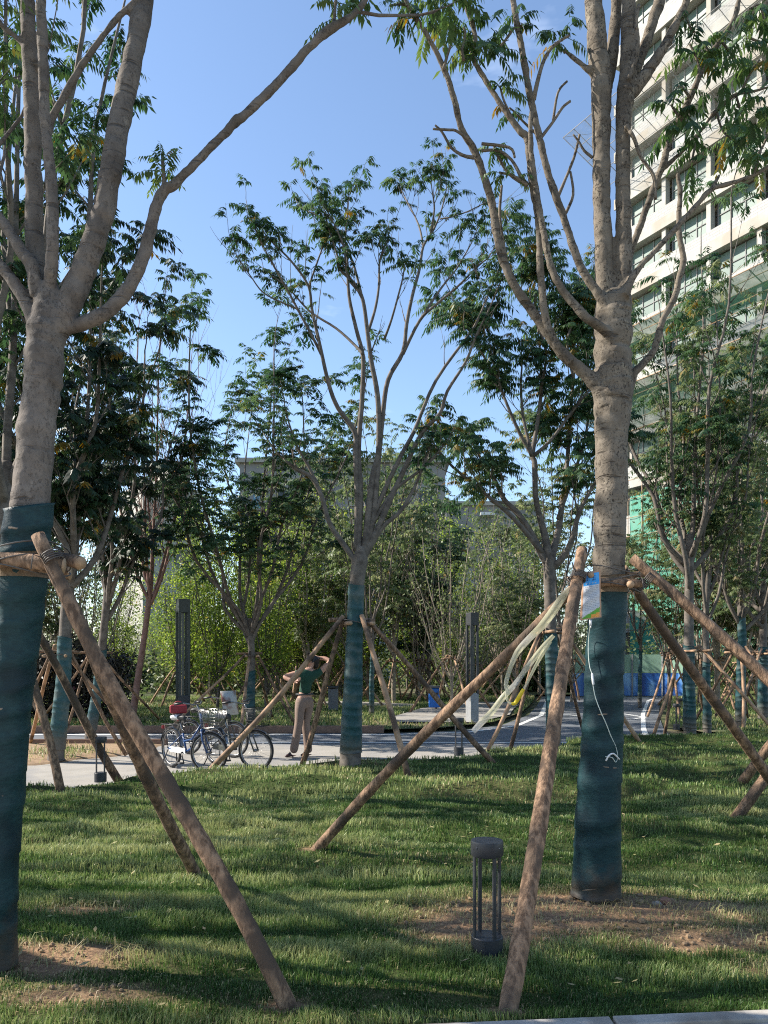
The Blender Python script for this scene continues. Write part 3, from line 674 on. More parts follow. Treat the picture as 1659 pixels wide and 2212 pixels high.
grass('dry_grass', 90000, 3.2, 5.4, (0.5, 1.2), (0.03, 0.10), (0.0025, 0.005), 8, zf=gz, mask=lambda x, y: on_lawn(x, y) & (dryness(x, y) > .42) & (np.abs(np.hypot(x - 1.32, y - 4.8)) > .13), dry=lambda x, y: x * 0 + 1.0, lean=1.2)
pl1 = [(0.3, 19.1), (2.4, 19.1), (3.7, 22.0), (4.2, 24.4), (5.3, 29), (2.9, 29), (1.1, 25), (0.1, 21)]; pl2 = [(-2.7, 27.4), (0.9, 25.5), (1.3, 27.6), (-2.1, 30.1)]
grass('verge_grass', 150000, 17.3, 34, (1.0, 1.12), (0.05, 0.12), (0.018, 0.034), 4, zf=lambda x, y: x * 0 - 0.03, mask=lambda x, y: inside(x, y, far) & ~inside(x, y, pl1) & ~inside(x, y, pl2),
      dry=lambda x, y: np.clip(0.15 + 0.25 * noise2(x, y, 41, .6, 1.2), 0, 1))
spn = [(-9 + (x + 9) * .99, 13 + (y - 13) * .99) for x, y in sp]
grass('bed_grass', 22000, 10.3, 14.9, (0.6, 1.2), (0.04, 0.14), (0.008, 0.016), 5, zf=lambda x, y: x * 0 - 0.06, mask=lambda x, y: inside(x, y, spn), dry=lambda x, y: 0.62 + 0.2 * noise2(x, y, 43, 2, 2), lean=0.9)

# ================================================================== FOREGROUND TREES
def px_limb(pts, Y, k=1.0):
    """limb traced as (u, v, width px, depth offset)"""
    out = []
    for p in pts:
        u, v, w = p[:3]; dy = p[3] if len(p) > 3 else 0.0
        out.append((W(u, v, Y + dy), 0.5 * w * k * (Y + dy) / F))
    return out
def finish_tree(T, name, label, base, group, bark, crown, leafkw, wrap=None, wrapmat=None, trunk=None, nw=20, cat='tree', leaf_kind='pinnate', band=0.11, fuse=False):
    t = thing(name, label, cat, (base.x, base.y, 0), group)
    if fuse: T.fused_wood(bark, t, seed=T.seed)
    else: T.wood('trunk', bark, t)
    if wrap: wrap_mesh(trunk[0], trunk[1], wrap[0], wrap[1], band=band, n=nw, seed=T.seed).build('trunk_wrap', wrapmat, t)
    if T.tips:
        f = pinnate if leaf_kind == 'pinnate' else simple_leaves
        co, q, tn = f(T.tips, T.seed, **leafkw)
        np_mesh('crown', co, q, tn, crown, t, org=t['_org'])
    return t

# --- big tree at the left edge
Y1 = gy(2100)
T = Tree(101)
trk = px_limb([(-22, 2125, 100), (-20, 2080, 92), (-12, 1900, 84), (0, 1733, 82), (22, 1500, 82), (42, 1336, 82), (64, 1095, 88), (82, 900, 88), (94, 790, 88), (102, 715, 90), (106, 660, 70), (106, 610, 40)], Y1)
tP1, tR1 = T.limb(trk, 28, 6)
a = T.limb(px_limb([(112, 735, 50), (135, 690, 62), (170, 610, 60), (200, 530, 57), (221, 465, 54), (240, 360, 52), (260, 255, 51, .05), (288, 120, 48, .1), (310, 0, 46, .15), (322, -140, 38, .2), (330, -330, 26, .3)], Y1), 18, 6)
b = T.limb(px_limb([(118, 715, 30), (165, 702, 34), (210, 686, 36), (252, 654, 35), (288, 605, 33), (312, 545, 31), (326, 490, 29), (340, 440, 27), (356, 408, 28), (372, 402, 24), (400, 375, 22), (450, 322, 21), (492, 281, 22), (508, 263, 26), (528, 248, 21), (580, 200, 22), (625, 150, 22), (672, 98, 21), (706, 68, 23), (745, 45, 19), (775, 18, 17), (800, -20, 15), (840, -120, 11)], Y1), 14, 5)
c = T.limb(px_limb([(100, 720, 50), (88, 640, 46), (78, 560, 44), (74, 480, 42), (72, 380, 40), (70, 260, 40), (64, 130, 38), (58, 0, 36), (52, -150, 28), (50, -320, 18)], Y1 + .06), 14, 5)
d = T.limb(px_limb([(108, 710, 20, .10), (108, 640, 28, .07), (110, 590, 31, .03), (114, 520, 32), (112, 420, 30), (104, 330, 27), (97, 250, 26), (94, 150, 26), (90, 60, 26), (86, -60, 22), (80, -250, 14)], Y1 - .08), 12, 5)
e = T.limb(px_limb([(84, 720, 40), (58, 655, 34), (32, 612, 31), (0, 572, 28), (-50, 500, 24), (-90, 380, 18), (-110, 200, 12)], Y1 + .02), 12, 5)
f = T.limb(px_limb([(80, 640, 34), (70, 575, 36), (48, 545, 32), (20, 500, 29), (-12, 452, 26), (-60, 340, 18), (-80, 180, 12)], Y1 - .02), 12, 5)
g = T.limb(px_limb([(98, 310, 20), (112, 255, 19), (135, 215, 19), (165, 160, 18), (200, 108, 16), (245, 48, 15), (296, -4, 13), (350, -80, 9)], Y1 + .1), 10, 5)
T.limb(px_limb([(93, 150, 18), (70, 120, 16), (40, 85, 15), (0, 50, 14), (-60, -20, 9)], Y1 + .05), 8, 4)
q = T.limb(px_limb([(356, 410, 16), (354, 385, 9), (352, 355, 8), (351, 330, 6)], Y1), 8, 4)
T.tips.append((q[0][-1], Vector((0, 0, 1)), 0.78)); T.tips.append((W(349, 345, Y1), Vector((-.2, 0, 1)), 0.6))
q = T.limb(px_limb([(718, 62, 12), (722, 40, 7), (724, 15, 6), (728, -30, 5)], Y1), 6, 4); T.tips.append((q[0][-1], Vector((0, 0, 1)), 1.0))
for lm, n_ in ((a, 3), (c, 3), (d, 2), (e, 3), (f, 3), (b, 2), (g, 1)):
    T.dress(lm[0], lm[1], n_, start=0.9 if lm in (a, b, c, d, g) else 0.6, ln=(0.5, 1.1), depth=1, leaf=1.0)
finish_tree(T, 'tree', 'large grey barked tree at the left edge, trunk wrapped in dark teal cloth', Vector((W(-28, 2100, Y1).x, Y1, 0)), 'big staked trees in front', M['bark'], M['leaf_near'],
            dict(L=(0.15, 0.24), n=(5, 7), pairs=7, ll=0.055, lw=0.023, hang=.7), wrap=(0.03, W(0, 1092, Y1).z), wrapmat=M['wrap'], trunk=(tP1, tR1), nw=40, band=0.13, fuse=True)
c1 = W(55, 1215, Y1)
support('dark bark poles and thick crossbar lashed round the large left tree', (c1.x, Y1, 0), c1.z, 0.115, [G(610, 2178), G(420, 1888), Vector((-3.4, 4.6, 0)), Vector((-3.3, 2.6, 0))], 0.038, 7, 'timber frames that hold up the trees',
        tops=[W(86, 1150, Y1 - 0.20), W(96, 1200, Y1 + 0.22), W(-10, 1150, Y1 + .15), W(-25, 1165, Y1 - .1)],
        cross=[(W(-60, 1206, Y1 - .17), W(140, 1222, Y1 - .15), .040), (W(60, 1205, Y1 + .17), W(176, 1216, Y1 - .02), .034), (W(-30, 1235, Y1 + .2), W(150, 1240, Y1 + .16), .034)], near=True)

# --- big tree right of centre
Y3 = gy(1948)
T = Tree(303)
trk = px_limb([(1283, 1965, 108), (1285, 1940, 98), (1291, 1800, 88), (1297, 1650, 82), (1305, 1480, 73), (1312, 1300, 72), (1317, 1150, 76), (1321, 1000, 78), (1323, 910, 80), (1325, 870, 90), (1325, 835, 92), (1324, 780, 86), (1324, 700, 86), (1326, 655, 86), (1326, 630, 50), (1326, 615, 30)], Y3)
tP3, tR3 = T.limb(trk, 28, 6)
s1 = T.limb(px_limb([(1314, 690, 44), (1306, 600, 46), (1303, 520, 44), (1300, 430, 42), (1299, 340, 43), (1299, 250, 46), (1299, 170, 52), (1292, 120, 48), (1288, 60, 46), (1282, 0, 42), (1278, -150, 34), (1270, -350, 20)], Y3), 16, 5)
s2 = T.limb(px_limb([(1338, 690, 44), (1346, 600, 44), (1347, 520, 40), (1346, 430, 37), (1345, 340, 36), (1347, 260, 37), (1352, 200, 43), (1356, 160, 40), (1357, 90, 36), (1358, 0, 34), (1362, -150, 26), (1370, -320, 16)], Y3 - .03), 16, 5)
s3 = T.limb(px_limb([(1306, 190, 40), (1322, 110, 32), (1330, 40, 28), (1334, -60, 24), (1340, -250, 14)], Y3 + .07), 10, 5)
T.limb(px_limb([(1300, 172, 18), (1276, 156, 15), (1252, 135, 12), (1222, 112, 10), (1219, 108, 8)], Y3), 8, 4)
s4 = T.limb(px_limb([(1352, 210, 36), (1378, 182, 34), (1404, 146, 28), (1432, 105, 25), (1452, 66, 22), (1470, 30, 20), (1486, -10, 19), (1505, -140, 14), (1520, -280, 9)], Y3 - .02), 12, 5)
s5 = T.limb(px_limb([(1358, 180, 30), (1374, 150, 26), (1396, 90, 27), (1415, 30, 28), (1430, -20, 26), (1445, -160, 18), (1450, -300, 10)], Y3 + .1), 12, 5)
s6 = T.limb(px_limb([(1357, 175, 16), (1372, 130, 14), (1378, 90, 12), (1374, 50, 9), (1380, 10, 7)], Y3 - .08), 8, 5)
l1 = T.limb(px_limb([(1312, 880, 60), (1296, 842, 42), (1274, 815, 33), (1248, 792, 29), (1214, 762, 27), (1180, 716, 25), (1150, 672, 24), (1120, 630, 23), (1092, 575, 22), (1074, 510, 22), (1063, 440, 20), (1044, 375, 19, -.03), (1022, 320, 18, -.05), (996, 275, 17, -.1), (980, 210, 16, -.12), (958, 145, 15, -.15), (922, 75, 13, -.2), (878, 5, 12, -.22), (850, -60, 9, -.25)], Y3 - .03), 12, 5)
l2 = T.limb(px_limb([(1236, 782, 22), (1212, 756, 21), (1193, 728, 20), (1180, 690, 20), (1172, 640, 19), (1167, 567, 19), (1163, 475, 18), (1148, 385, 18), (1139, 300, 18), (1124, 284, 16), (1098, 248, 15), (1077, 218, 14), (1050, 175, 14), (1032, 145, 14), (1020, 118, 14), (1027, 85, 13), (1018, 45, 13), (1003, 0, 12), (985, -80, 9)], Y3 - .1), 10, 5)
l3 = T.limb(px_limb([(1324, 742, 22, .08), (1306, 712, 25, .06), (1272, 690, 24), (1248, 666, 22), (1220, 633, 20), (1200, 600, 19), (1186, 560, 18), (1172, 490, 17), (1160, 420, 16), (1150, 350, 15), (1146, 290, 14), (1150, 230, 11), (1168, 150, 8), (1190, 105, 7), (1230, 75, 5)], Y3 - .16), 10, 5)
l4 = T.limb(px_limb([(1310, 660, 30), (1284, 622, 22), (1262, 590, 20), (1244, 550, 20), (1220, 475, 19), (1196, 410, 19), (1180, 360, 18), (1166, 300, 18), (1152, 240, 18), (1140, 180, 18), (1128, 110, 17), (1115, 40, 16), (1106, -20, 15), (1095, -120, 10)], Y3 - .06), 10, 5)
r1 = T.limb(px_limb([(1338, 900, 40), (1358, 840, 26), (1370, 806, 21), (1392, 782, 19), (1413, 755, 18), (1432, 690, 18), (1456, 645, 18), (1466, 604, 17), (1476, 560, 16), (1468, 516, 15), (1466, 475, 14), (1469, 415, 14), (1464, 375, 11)], Y3 + .05), 10, 5)
r2 = T.limb(px_limb([(1346, 590, 26), (1364, 540, 18), (1389, 470, 17), (1410, 410, 17), (1433, 354, 18), (1448, 298, 17), (1472, 249, 17), (1501, 189, 16), (1527, 129, 15), (1557, 86, 14), (1587, 36, 13), (1600, -20, 12), (1625, -140, 8)], Y3 + .14), 10, 5)
r3 = T.limb(px_limb([(1348, 640, 26), (1376, 584, 16), (1418, 538, 15), (1466, 486, 15), (1508, 439, 14), (1538, 408, 14), (1575, 396, 12), (1620, 382, 11), (1665, 356, 10), (1720, 310, 8)], Y3 - .1), 10, 5)
T.limb(px_limb([(1538, 408, 9), (1546, 392, 7), (1554, 378, 5)], Y3 - .1), 6, 3)
r4 = T.limb(px_limb([(1434, 362, 13), (1470, 330, 11), (1508, 289, 10), (1547, 239, 9), (1587, 205, 8), (1627, 197, 6), (1670, 185, 4)], Y3 + .2), 8, 4)
r5 = T.limb(px_limb([(1352, 270, 12), (1370, 300, 9), (1385, 340, 8), (1412, 380, 8), (1416, 430, 7)], Y3 - .1), 7, 4)
def sprig(P, i, pts, Y, sc, k=7):
    q = T.limb(px_limb(pts, Y), k, 4)
    if sc: T.tips.append((q[0][-1], (q[0][-1] - q[0][-2]).normalized(), sc))
# traced twigs and leaf sprays
for pts, dy, sc in (
    ([(1024, 340, 9), (1000, 335, 7), (975, 318, 6), (955, 285, 5), (940, 270, 4)], -.1, 0), ([(1012, 300, 8), (985, 282, 6), (968, 280, 6), (935, 278, 5)], -.15, 0),
    ([(1040, 325, 7), (1075, 325, 6), (1105, 345, 6), (1125, 380, 8), (1139, 400, 10)], -.12, 0), ([(1040, 310, 7), (1100, 318, 6), (1112, 340, 5)], -.14, 0),
    ([(1166, 300, 8), (1195, 262, 6), (1215, 232, 6), (1232, 218, 6)], -.06, 0), ([(1150, 230, 7), (1162, 170, 6), (1180, 120, 5), (1205, 90, 5), (1230, 78, 4)], 0, .9),
    ([(1127, 280, 7), (1105, 250, 5), (1088, 215, 5), (1080, 185, 4)], -.1, .8), ([(1160, 290, 7), (1130, 262, 5), (1112, 242, 4), (1100, 232, 4)], .05, .6),
    ([(1020, 112, 7), (1010, 90, 5), (1000, 85, 5)], -.1, .9), ([(1002, 130, 8), (998, 105, 6), (1005, 75, 5), (1002, 60, 5)], -.2, 1.05),
    ([(958, 150, 8), (966, 120, 6), (975, 90, 6), (980, 60, 5)], -.2, 1.0), ([(905, 60, 8), (895, 40, 6), (882, 30, 5)], -.2, 1.0), ([(880, 10, 8), (862, 8, 6), (842, 12, 5)], -.22, .8),
    ([(1110, 60, 7), (1085, 95, 5), (1068, 110, 4)], -.1, .9), ([(1095, 580, 9), (1080, 470, 7), (1084, 400, 5)], .1, .0), ([(1139, 400, 9), (1100, 375, 7), (1075, 335, 6), (1066, 310, 5)], -.05, .8),
    ([(1140, 400, 7), (1110, 380, 6), (1078, 372, 5)], -.15, .75), ([(1205, 425, 8), (1222, 385, 6), (1240, 340, 6), (1252, 290, 5)], .05, 0), ([(1222, 460, 7), (1238, 420, 6), (1232, 370, 5)], .05, 0),
    ([(1195, 260, 6), (1205, 200, 5), (1225, 175, 5)], .02, .0), ([(1280, 340, 7), (1262, 325, 6), (1250, 305, 5), (1238, 290, 4)], 0, 0),
    ([(1501, 189, 8), (1510, 150, 6), (1500, 115, 5), (1490, 95, 5)], .12, 1.15), ([(1490, 210, 7), (1475, 190, 5), (1462, 185, 5)], .12, 1.1), ([(1470, 255, 7), (1455, 235, 5), (1450, 225, 5)], .1, 1.2),
    ([(1557, 86, 7), (1575, 110, 5), (1590, 130, 5)], .14, 1.2), ([(1535, 115, 7), (1520, 95, 5), (1512, 88, 4)], .16, 1.0), ([(1590, 205, 6), (1600, 240, 5), (1605, 260, 4)], .2, 1.1), ([(1600, 200, 6), (1620, 160, 5), (1640, 130, 5)], .2, 1.15),
    ([(1547, 239, 6), (1560, 280, 5), (1580, 300, 4)], .2, 1.0), ([(1627, 382, 6), (1640, 340, 5), (1645, 320, 4)], -.1, 1.0), ([(1620, 20, 7), (1640, 10, 5), (1650, 40, 4)], .1, 1.15), ([(1508, 289, 7), (1498, 330, 5), (1496, 350, 4)], .2, .95),
    ([(1640, 330, 6), (1655, 300, 5), (1660, 280, 4)], .1, 1.0), ([(1480, 30, 6), (1492, 60, 5), (1500, 70, 4)], 0, .9), ([(1615, 80, 6), (1640, 90, 5), (1650, 95, 4)], .2, 1.1)):
    sprig(None, 0, pts, Y3 + dy, sc)
for p, sc in (((1195, 60), .8), ((1003, 20), 1.1), ((955, 20), .9), ((1060, 20), 1.0), ((1075, 70), 1.0), ((1120, 20), .8), ((1095, 155), .9), ((930, 5), 1.0), ((1480, 240), 1.1), ((1560, 130), 1.1), ((1620, 230), 1.1), ((1650, 170), 1.2), ((1600, 60), 1.0), ((1640, 20), 1.2), ((1230, 30), .6)):
    T.tips.append((W(*p, Y3 - .1), Vector((0, 0, 1)), sc))
for lm, n_ in ((s1, 2), (s2, 2), (s3, 2), (s4, 2), (s5, 2), (r2, 2)):
    T.dress(lm[0], lm[1], n_, start=0.92, ln=(0.5, 1.0), depth=1, leaf=1.0)
finish_tree(T, 'tree', 'big forked grey tree right of centre with teal wrap, nutrient bag and tape', Vector((W(1285, 1948, Y3).x, Y3, 0)), 'big staked trees in front', M['bark_speckled'], M['leaf_near'],
            dict(L=(0.13, 0.21), n=(4, 6), pairs=7, ll=0.066, lw=0.022, droop=0.6, hang=.8), wrap=(0.05, W(0, 1268, Y3).z), wrapmat=M['wrap'], trunk=(tP3, tR3), nw=40, band=0.13, fuse=True)
c3 = W(1313, 1255, Y3)
support('four brown bark poles lashed round the big forked tree right of centre', (c3.x, Y3, 0), c3.z, 0.105, [G(672, 1850), G(1090, 2190), G(2343, 2068), G(1752, 1830)], 0.038, 9, 'timber frames that hold up the trees',
        tops=[W(1252, 1242, Y3 + .03), W(1261, 1180, Y3 - .13), W(1358, 1212, Y3 - .10), W(1352, 1222, Y3 + .13)],
        cross=[(W(1226, 1250, Y3 + .13), W(1405, 1240, Y3 + .16), .022), (W(1262, 1262, Y3 - .15), W(1385, 1258, Y3 - .12), .026), (W(1275, 1240, Y3 - .2), W(1245, 1248, Y3 + .25), .02), (W(1362, 1262, Y3 - .25), W(1345, 1252, Y3 + .3), .022)],
        mats=[M['stake']], near=True)

for P_, R_, z_, h_, tr_ in ((tP1, tR1, W(0, 1222, Y1).z, .12, 'tree'), (tP3, tR3, W(0, 1262, Y3).z, .11, 'tree.001')):
    wrap_mesh(P_, R_, z_ - h_ / 2, z_ + h_ / 2, band=.05, n=36, seed=4, extra=.014, lift=.004).build('burlap_band', M['hemp'], COL.objects[tr_])
def arc(P_, R_, u, v, Y, w, tilt, hh, mat, parent, e=.017):
    p = W(u, v, Y)
    for i in range(len(P_) - 1):
        if P_[i].z <= p.z <= P_[i + 1].z: c, r = P_[i], R_[i] * .95 + e; break
    a0 = math.asin(max(-.99, min(.99, (p.x - c.x) / r))); mb = MB(); n = 10; vs = []
    for k in range(n + 1):
        q = k / n; a = a0 + (q - .5) * w / r; h = hh * (math.sin(math.pi * q) ** .5 + .15); z = p.z + tilt * (q - .5) * w
        vs += [(c.x + r * math.sin(a), c.y - r * math.cos(a), z - h / 2), (c.x + r * math.sin(a), c.y - r * math.cos(a), z + h / 2)]
    mb.add(vs, [(2 * k, 2 * k + 2, 2 * k + 3, 2 * k + 1) for k in range(n)]); o = mb.build('wrap_strip', mat, parent); o.modifiers.new('thick', 'SOLIDIFY').thickness = .002
M['strip'] = pm('wrap_strip_tan', (.24, .19, .14), (.17, .13, .10), scale=40, rough=.9)
for u, v, w, t_ in ((48, 1148, .10, -.1), (30, 1412, .14, .05), (28, 1528, .15, .08), (8, 1712, .09, 0), (-4, 1828, .12, .05), (2, 1935, .10, .1)): arc(tP1, tR1, u, v, Y1, w, t_, .009, M['strip'], COL.objects['tree'])
for u, v, w, t_ in ((1262, 1908, .10, .25), (1310, 1652, .12, -.12), (1290, 1540, .06, .1), (1318, 1752, .14, -.1)): arc(tP3, tR3, u, v, Y3, w, t_, .007, M['strip'], COL.objects['tree.001'])
support('pole feet of the neighbouring frame poking in at the right edge of the lawn', (5.5, 8.3, 0), 1.95, .11, [G(1596, 1760), G(1597, 1704), Vector((6.8, 7.2, 0)), Vector((6.9, 9.4, 0))], .05, 19, 'timber frames that hold up the trees')

# ================================================================== MIDDLE TREES
def c5(x, y): return 453.6 + x * .4004, 340.2 + y * .4004
def lim5(pts, w0, w1, d0=0.0, d1=0.0):
    n = len(pts) - 1
    return [(*c5(x, y), w0 + (w1 - w0) * i / n, d0 + (d1 - d0) * i / n) for i, (x, y) in enumerate(pts)]
Y5 = gy(1655); T = Tree(505)
trk = px_limb([(757, 1668, 52), (757, 1640, 46), (762, 1500, 38), (766, 1380, 32), (769, 1290, 31), (773, 1240, 33), (778, 1210, 34), (780, 1180, 20)], Y5)
tP, tR = T.limb(trk, 16, 5)
def base5(*pts): return [(u, v, w, 0) for u, v, w in pts]
L5 = [
    (base5((778, 1215, 24), (790, 1170, 21), (797, 1100, 19), (805, 1030, 17)) + lim5([(910, 1578), (905, 1300), (870, 1100), (850, 950), (825, 770), (780, 680), (700, 600), (690, 540), (660, 440)], 15, 4, 0, -.3), 5),
    (lim5([(850, 950), (890, 820), (910, 700), (915, 560), (940, 480)], 8, 4, 0, .3), 3), (lim5([(825, 770), (800, 720), (740, 640), (725, 500), (690, 400), (640, 300)], 7, 3, -.1, -.5), 4), (lim5([(815, 730), (770, 560), (730, 480), (740, 330), (745, 220)], 7, 3, 0, .3), 4),
    (base5((772, 1222, 22), (775, 1150, 18), (778, 1060, 16)) + lim5([(800, 1578), (820, 1300), (825, 1080), (790, 930), (750, 750), (740, 560), (720, 470), (600, 330), (530, 290)], 14, 3, .05, .4), 5),
    (lim5([(825, 1060), (780, 1010), (680, 920), (540, 830), (420, 700), (340, 640)], 8, 3, 0, .6), 3),
    (base5((770, 1190, 18), (772, 1080, 15), (768, 990, 14)) + lim5([(780, 1480), (690, 1350), (640, 1220), (590, 1000), (550, 820), (530, 690), (440, 560), (350, 470)], 13, 4, 0, -.5), 5),
    (lim5([(600, 1060), (560, 980), (480, 830), (400, 680), (330, 560), (250, 400)], 8, 3, -.1, -.7), 5), (lim5([(470, 815), (410, 790), (290, 730), (220, 640), (170, 570)], 5, 2.5, -.2, -.6), 2), (lim5([(535, 690), (580, 560), (620, 450)], 6, 3, -.2, -.1), 2),
    (base5((784, 1200, 18), (806, 1120, 16), (815, 1020, 14)) + lim5([(930, 1400), (960, 1200), (1040, 1050), (1060, 900), (1090, 750), (1130, 600), (1150, 480), (1200, 400), (1240, 310), (1270, 200)], 13, 3, .1, .6), 4),
    (lim5([(1150, 480), (1125, 360), (1050, 210)], 6, 3, .5, .9), 3), (lim5([(1240, 330), (1300, 320), (1390, 290), (1490, 240)], 4, 2.5, .5, .2), 0), (lim5([(1190, 410), (1210, 280), (1200, 190)], 6, 3, .5, .3), 3),
    (lim5([(1040, 1060), (1130, 880), (1210, 800), (1330, 700), (1430, 600), (1500, 540)], 9, 3, .1, -.5), 4), (lim5([(1130, 880), (1250, 700), (1330, 600), (1400, 480)], 7, 3, 0, .6), 3),
    (base5((782, 1210, 20), (812, 1150, 17), (842, 1080, 15), (870, 1020, 13)) + lim5([(1140, 1490), (1240, 1380), (1280, 1260), (1380, 1100), (1440, 950), (1500, 830), (1580, 640)], 11, 3, -.1, -.6), 4),
    (base5((800, 1130, 14), (830, 1060, 12), (868, 980, 11)) + lim5([(1100, 1478), (1220, 1200), (1420, 920), (1480, 790), (1560, 600)], 10, 3, .1, .8), 4),
    (lim5([(940, 980), (980, 870), (1030, 690), (1045, 620)], 7, 3, 0, -.4), 2),
    (base5((770, 1215, 18), (745, 1180, 15), (712, 1130, 13), (694, 1070, 12), (672, 1030, 11), (640, 1012, 9), (612, 990, 6)), 3), (base5((694, 1065, 9), (668, 1010, 8), (640, 960, 6), (620, 900, 4)), 3), (base5((806, 1130, 11), (850, 1060, 9), (915, 1010, 7), (960, 960, 5)), 3),
    (base5((786, 1205, 15), (825, 1140, 12), (868, 1100, 10), (905, 1030, 7), (930, 960, 5)), 3)]
for pts, n_ in L5:
    P, r = T.limb(px_limb(pts, Y5, .86), 7, 4)
    T.dress(P, r, 2, start=.5, ln=(.25, .6), depth=1, leaf=0, spread=.5, out=.6, rf=.35, up=.5, n=4, tip=False)
    if n_: T.dress(P, r, n_ + 1, start=0.66, ln=(0.2, 0.48), depth=1, leaf=1.0, spread=0.5, out=0.6, rf=0.4, up=.5, n=4, kidsn=(1, 2))
finish_tree(T, 'tree', 'tall vase shaped tree in the centre, its crown bright against the blue sky', Vector((W(757, 1655, Y5).x, Y5, 0)), 'young trees with teal wrapped trunks', M['bark_far'], M['leaf'],
            dict(L=(.17, .27), n=(3, 5), pairs=7, ll=.078, lw=.028, hang=.5, droop=.55, updir=.45, odd=.005), wrap=(0.2, W(0, 1262, Y5).z), wrapmat=M['wrap_far'], trunk=(tP, tR), nw=18)
c5_ = W(768, 1345, Y5)
support('pale poles forming a tripod round the central tree beside the bicycles', (c5_.x, Y5, 0), c5_.z, 0.105, [G(458, 1662), G(650, 1652), G(882, 1675), G(1070, 1648)], 0.04, 11, 'timber frames that hold up the trees', mats=[M['stake_pale'], M['stake'], M['stake_pale'], M['stake']])

def proc_tree(T, base, H, fork, Rc, r0, nl, twigs=6, leaf=1.0, lean=(0, 0), z0=0.0, depth=1, ln=(0.5, 1.0), bare=0.35, upl=0.35, nside=7, az0=None, tipr=0.012, low=0.0):
    rg = T.rng; b = Vector(base)
    top = b + Vector((lean[0], lean[1], fork))
    trunk = [(b + Vector((0, 0, -.1)), r0 * 1.25), (b + Vector((0, 0, .08)), r0 * 1.08), (b.lerp(top, .35) + Vector((rg.uniform(-.03, .03), rg.uniform(-.03, .03), 0)), r0 * .92), (b.lerp(top, .7) + Vector((rg.uniform(-.04, .04), rg.uniform(-.04, .04), 0)), r0 * .8), (top, r0 * .78), (top + Vector((0, 0, .25)), r0 * .5)]
    tp = T.limb(trunk, 12, 4); a0 = rg.uniform(0, 6.28) if az0 is None else az0
    for k in range(nl):
        a = a0 + 6.2832 * k / nl + rg.uniform(-.35, .35); hh = (H - fork) * rg.uniform(.72, 1.0); rr = Rc * rg.uniform(.55, 1.0)
        if k == 0: rr *= 0.25; hh = H - fork
        o = Vector((math.cos(a), math.sin(a), 0)); s = top - Vector((0, 0, rg.uniform(.02, .55) * (1 + low)))
        pts = [(s, r0 * .5)]
        for t in (.12, .3, .5, .72, 1):
            pts.append((s + o * rr * (t ** .72) + Vector((rg.uniform(-1, 1), rg.uniform(-1, 1), 0)) * .09 * rr + Vector((0, 0, hh * t)), r0 * .46 * (1 - t) + tipr * t))
        P, r = T.limb(pts, nside, 3)
        T.dress(P, r, twigs, start=bare, ln=ln, depth=depth, leaf=leaf, spread=.55, out=.75, up=upl, n=4, rf=.42)
    return tp
TG, SG = 'young trees with teal wrapped trunks', 'timber frames that hold up the trees'
# --- left: tree hidden behind the big trunk (crown fills the top left), and two wrapped trunks
b = Vector((-4.42, 9.0, 0)); T = Tree(21); tp = proc_tree(T, b, 10.6, 3.6, 2.3, .125, 7, twigs=7, ln=(.5, 1.1), bare=.3)
finish_tree(T, 'tree', 'tree behind the large left trunk, its leafy crown filling the upper left corner', b, TG, M['bark_far'], M['leaf'], dict(L=(.25, .40), n=(5, 8), pairs=7, ll=.11, lw=.042), wrap=(.1, 2.4), wrapmat=M['wrap_far'], trunk=tp, nw=14)
support('dark thick poles whose foot stands by the path at the left edge', (b.x, b.y, 0), 2.05, .115, [G(132, 1722), Vector((-5.9, 8.0, 0)), Vector((-5.6, 10.2, 0)), Vector((-3.5, 10.1, 0))], .05, 22, SG)
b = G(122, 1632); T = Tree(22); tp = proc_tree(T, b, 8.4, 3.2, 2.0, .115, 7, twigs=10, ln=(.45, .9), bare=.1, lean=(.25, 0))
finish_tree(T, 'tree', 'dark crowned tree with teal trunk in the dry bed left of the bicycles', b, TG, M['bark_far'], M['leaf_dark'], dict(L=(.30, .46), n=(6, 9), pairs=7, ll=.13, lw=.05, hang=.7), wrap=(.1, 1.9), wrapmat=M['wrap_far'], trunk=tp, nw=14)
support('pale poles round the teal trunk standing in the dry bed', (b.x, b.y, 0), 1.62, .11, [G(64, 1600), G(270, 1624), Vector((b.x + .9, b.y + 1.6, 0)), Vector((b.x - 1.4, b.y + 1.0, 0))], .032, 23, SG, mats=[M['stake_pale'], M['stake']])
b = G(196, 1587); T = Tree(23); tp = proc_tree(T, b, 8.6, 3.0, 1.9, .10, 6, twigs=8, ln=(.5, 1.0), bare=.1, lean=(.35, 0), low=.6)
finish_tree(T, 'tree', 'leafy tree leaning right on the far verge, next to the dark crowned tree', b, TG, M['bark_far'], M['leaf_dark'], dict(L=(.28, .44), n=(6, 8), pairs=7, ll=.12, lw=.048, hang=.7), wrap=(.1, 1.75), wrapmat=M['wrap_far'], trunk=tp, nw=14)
support('thin poles round the leaning tree on the far verge at left', (b.x + .1, b.y, 0), 1.65, .10, [G(84, 1560), G(140, 1578), G(345, 1556), G(300, 1592)], .03, 24, SG, mats=[M['stake_pale'], M['stake']])
# --- bare twiggy tree with reddish shoots
b = Vector(((285 - CU) / F * 18.5, 18.5, 0)); T = Tree(25); tp = proc_tree(T, b, 9.3, 3.4, 1.5, .085, 7, twigs=12, leaf=0, ln=(.9, 1.7), bare=.3, upl=.75, lean=(.45, 0), depth=1)
for k in range(12): T.tips.append((T.br[-1 - k * 9][0][-1], Vector((0, 0, 1)), .9))
finish_tree(T, 'tree', 'almost leafless tree with fine reddish twigs against the sky at left', b, 'trees behind the road', M['bark_red'], M['leaf'], dict(L=(.25, .4), n=(3, 5), pairs=5, ll=.11, lw=.04), trunk=tp)
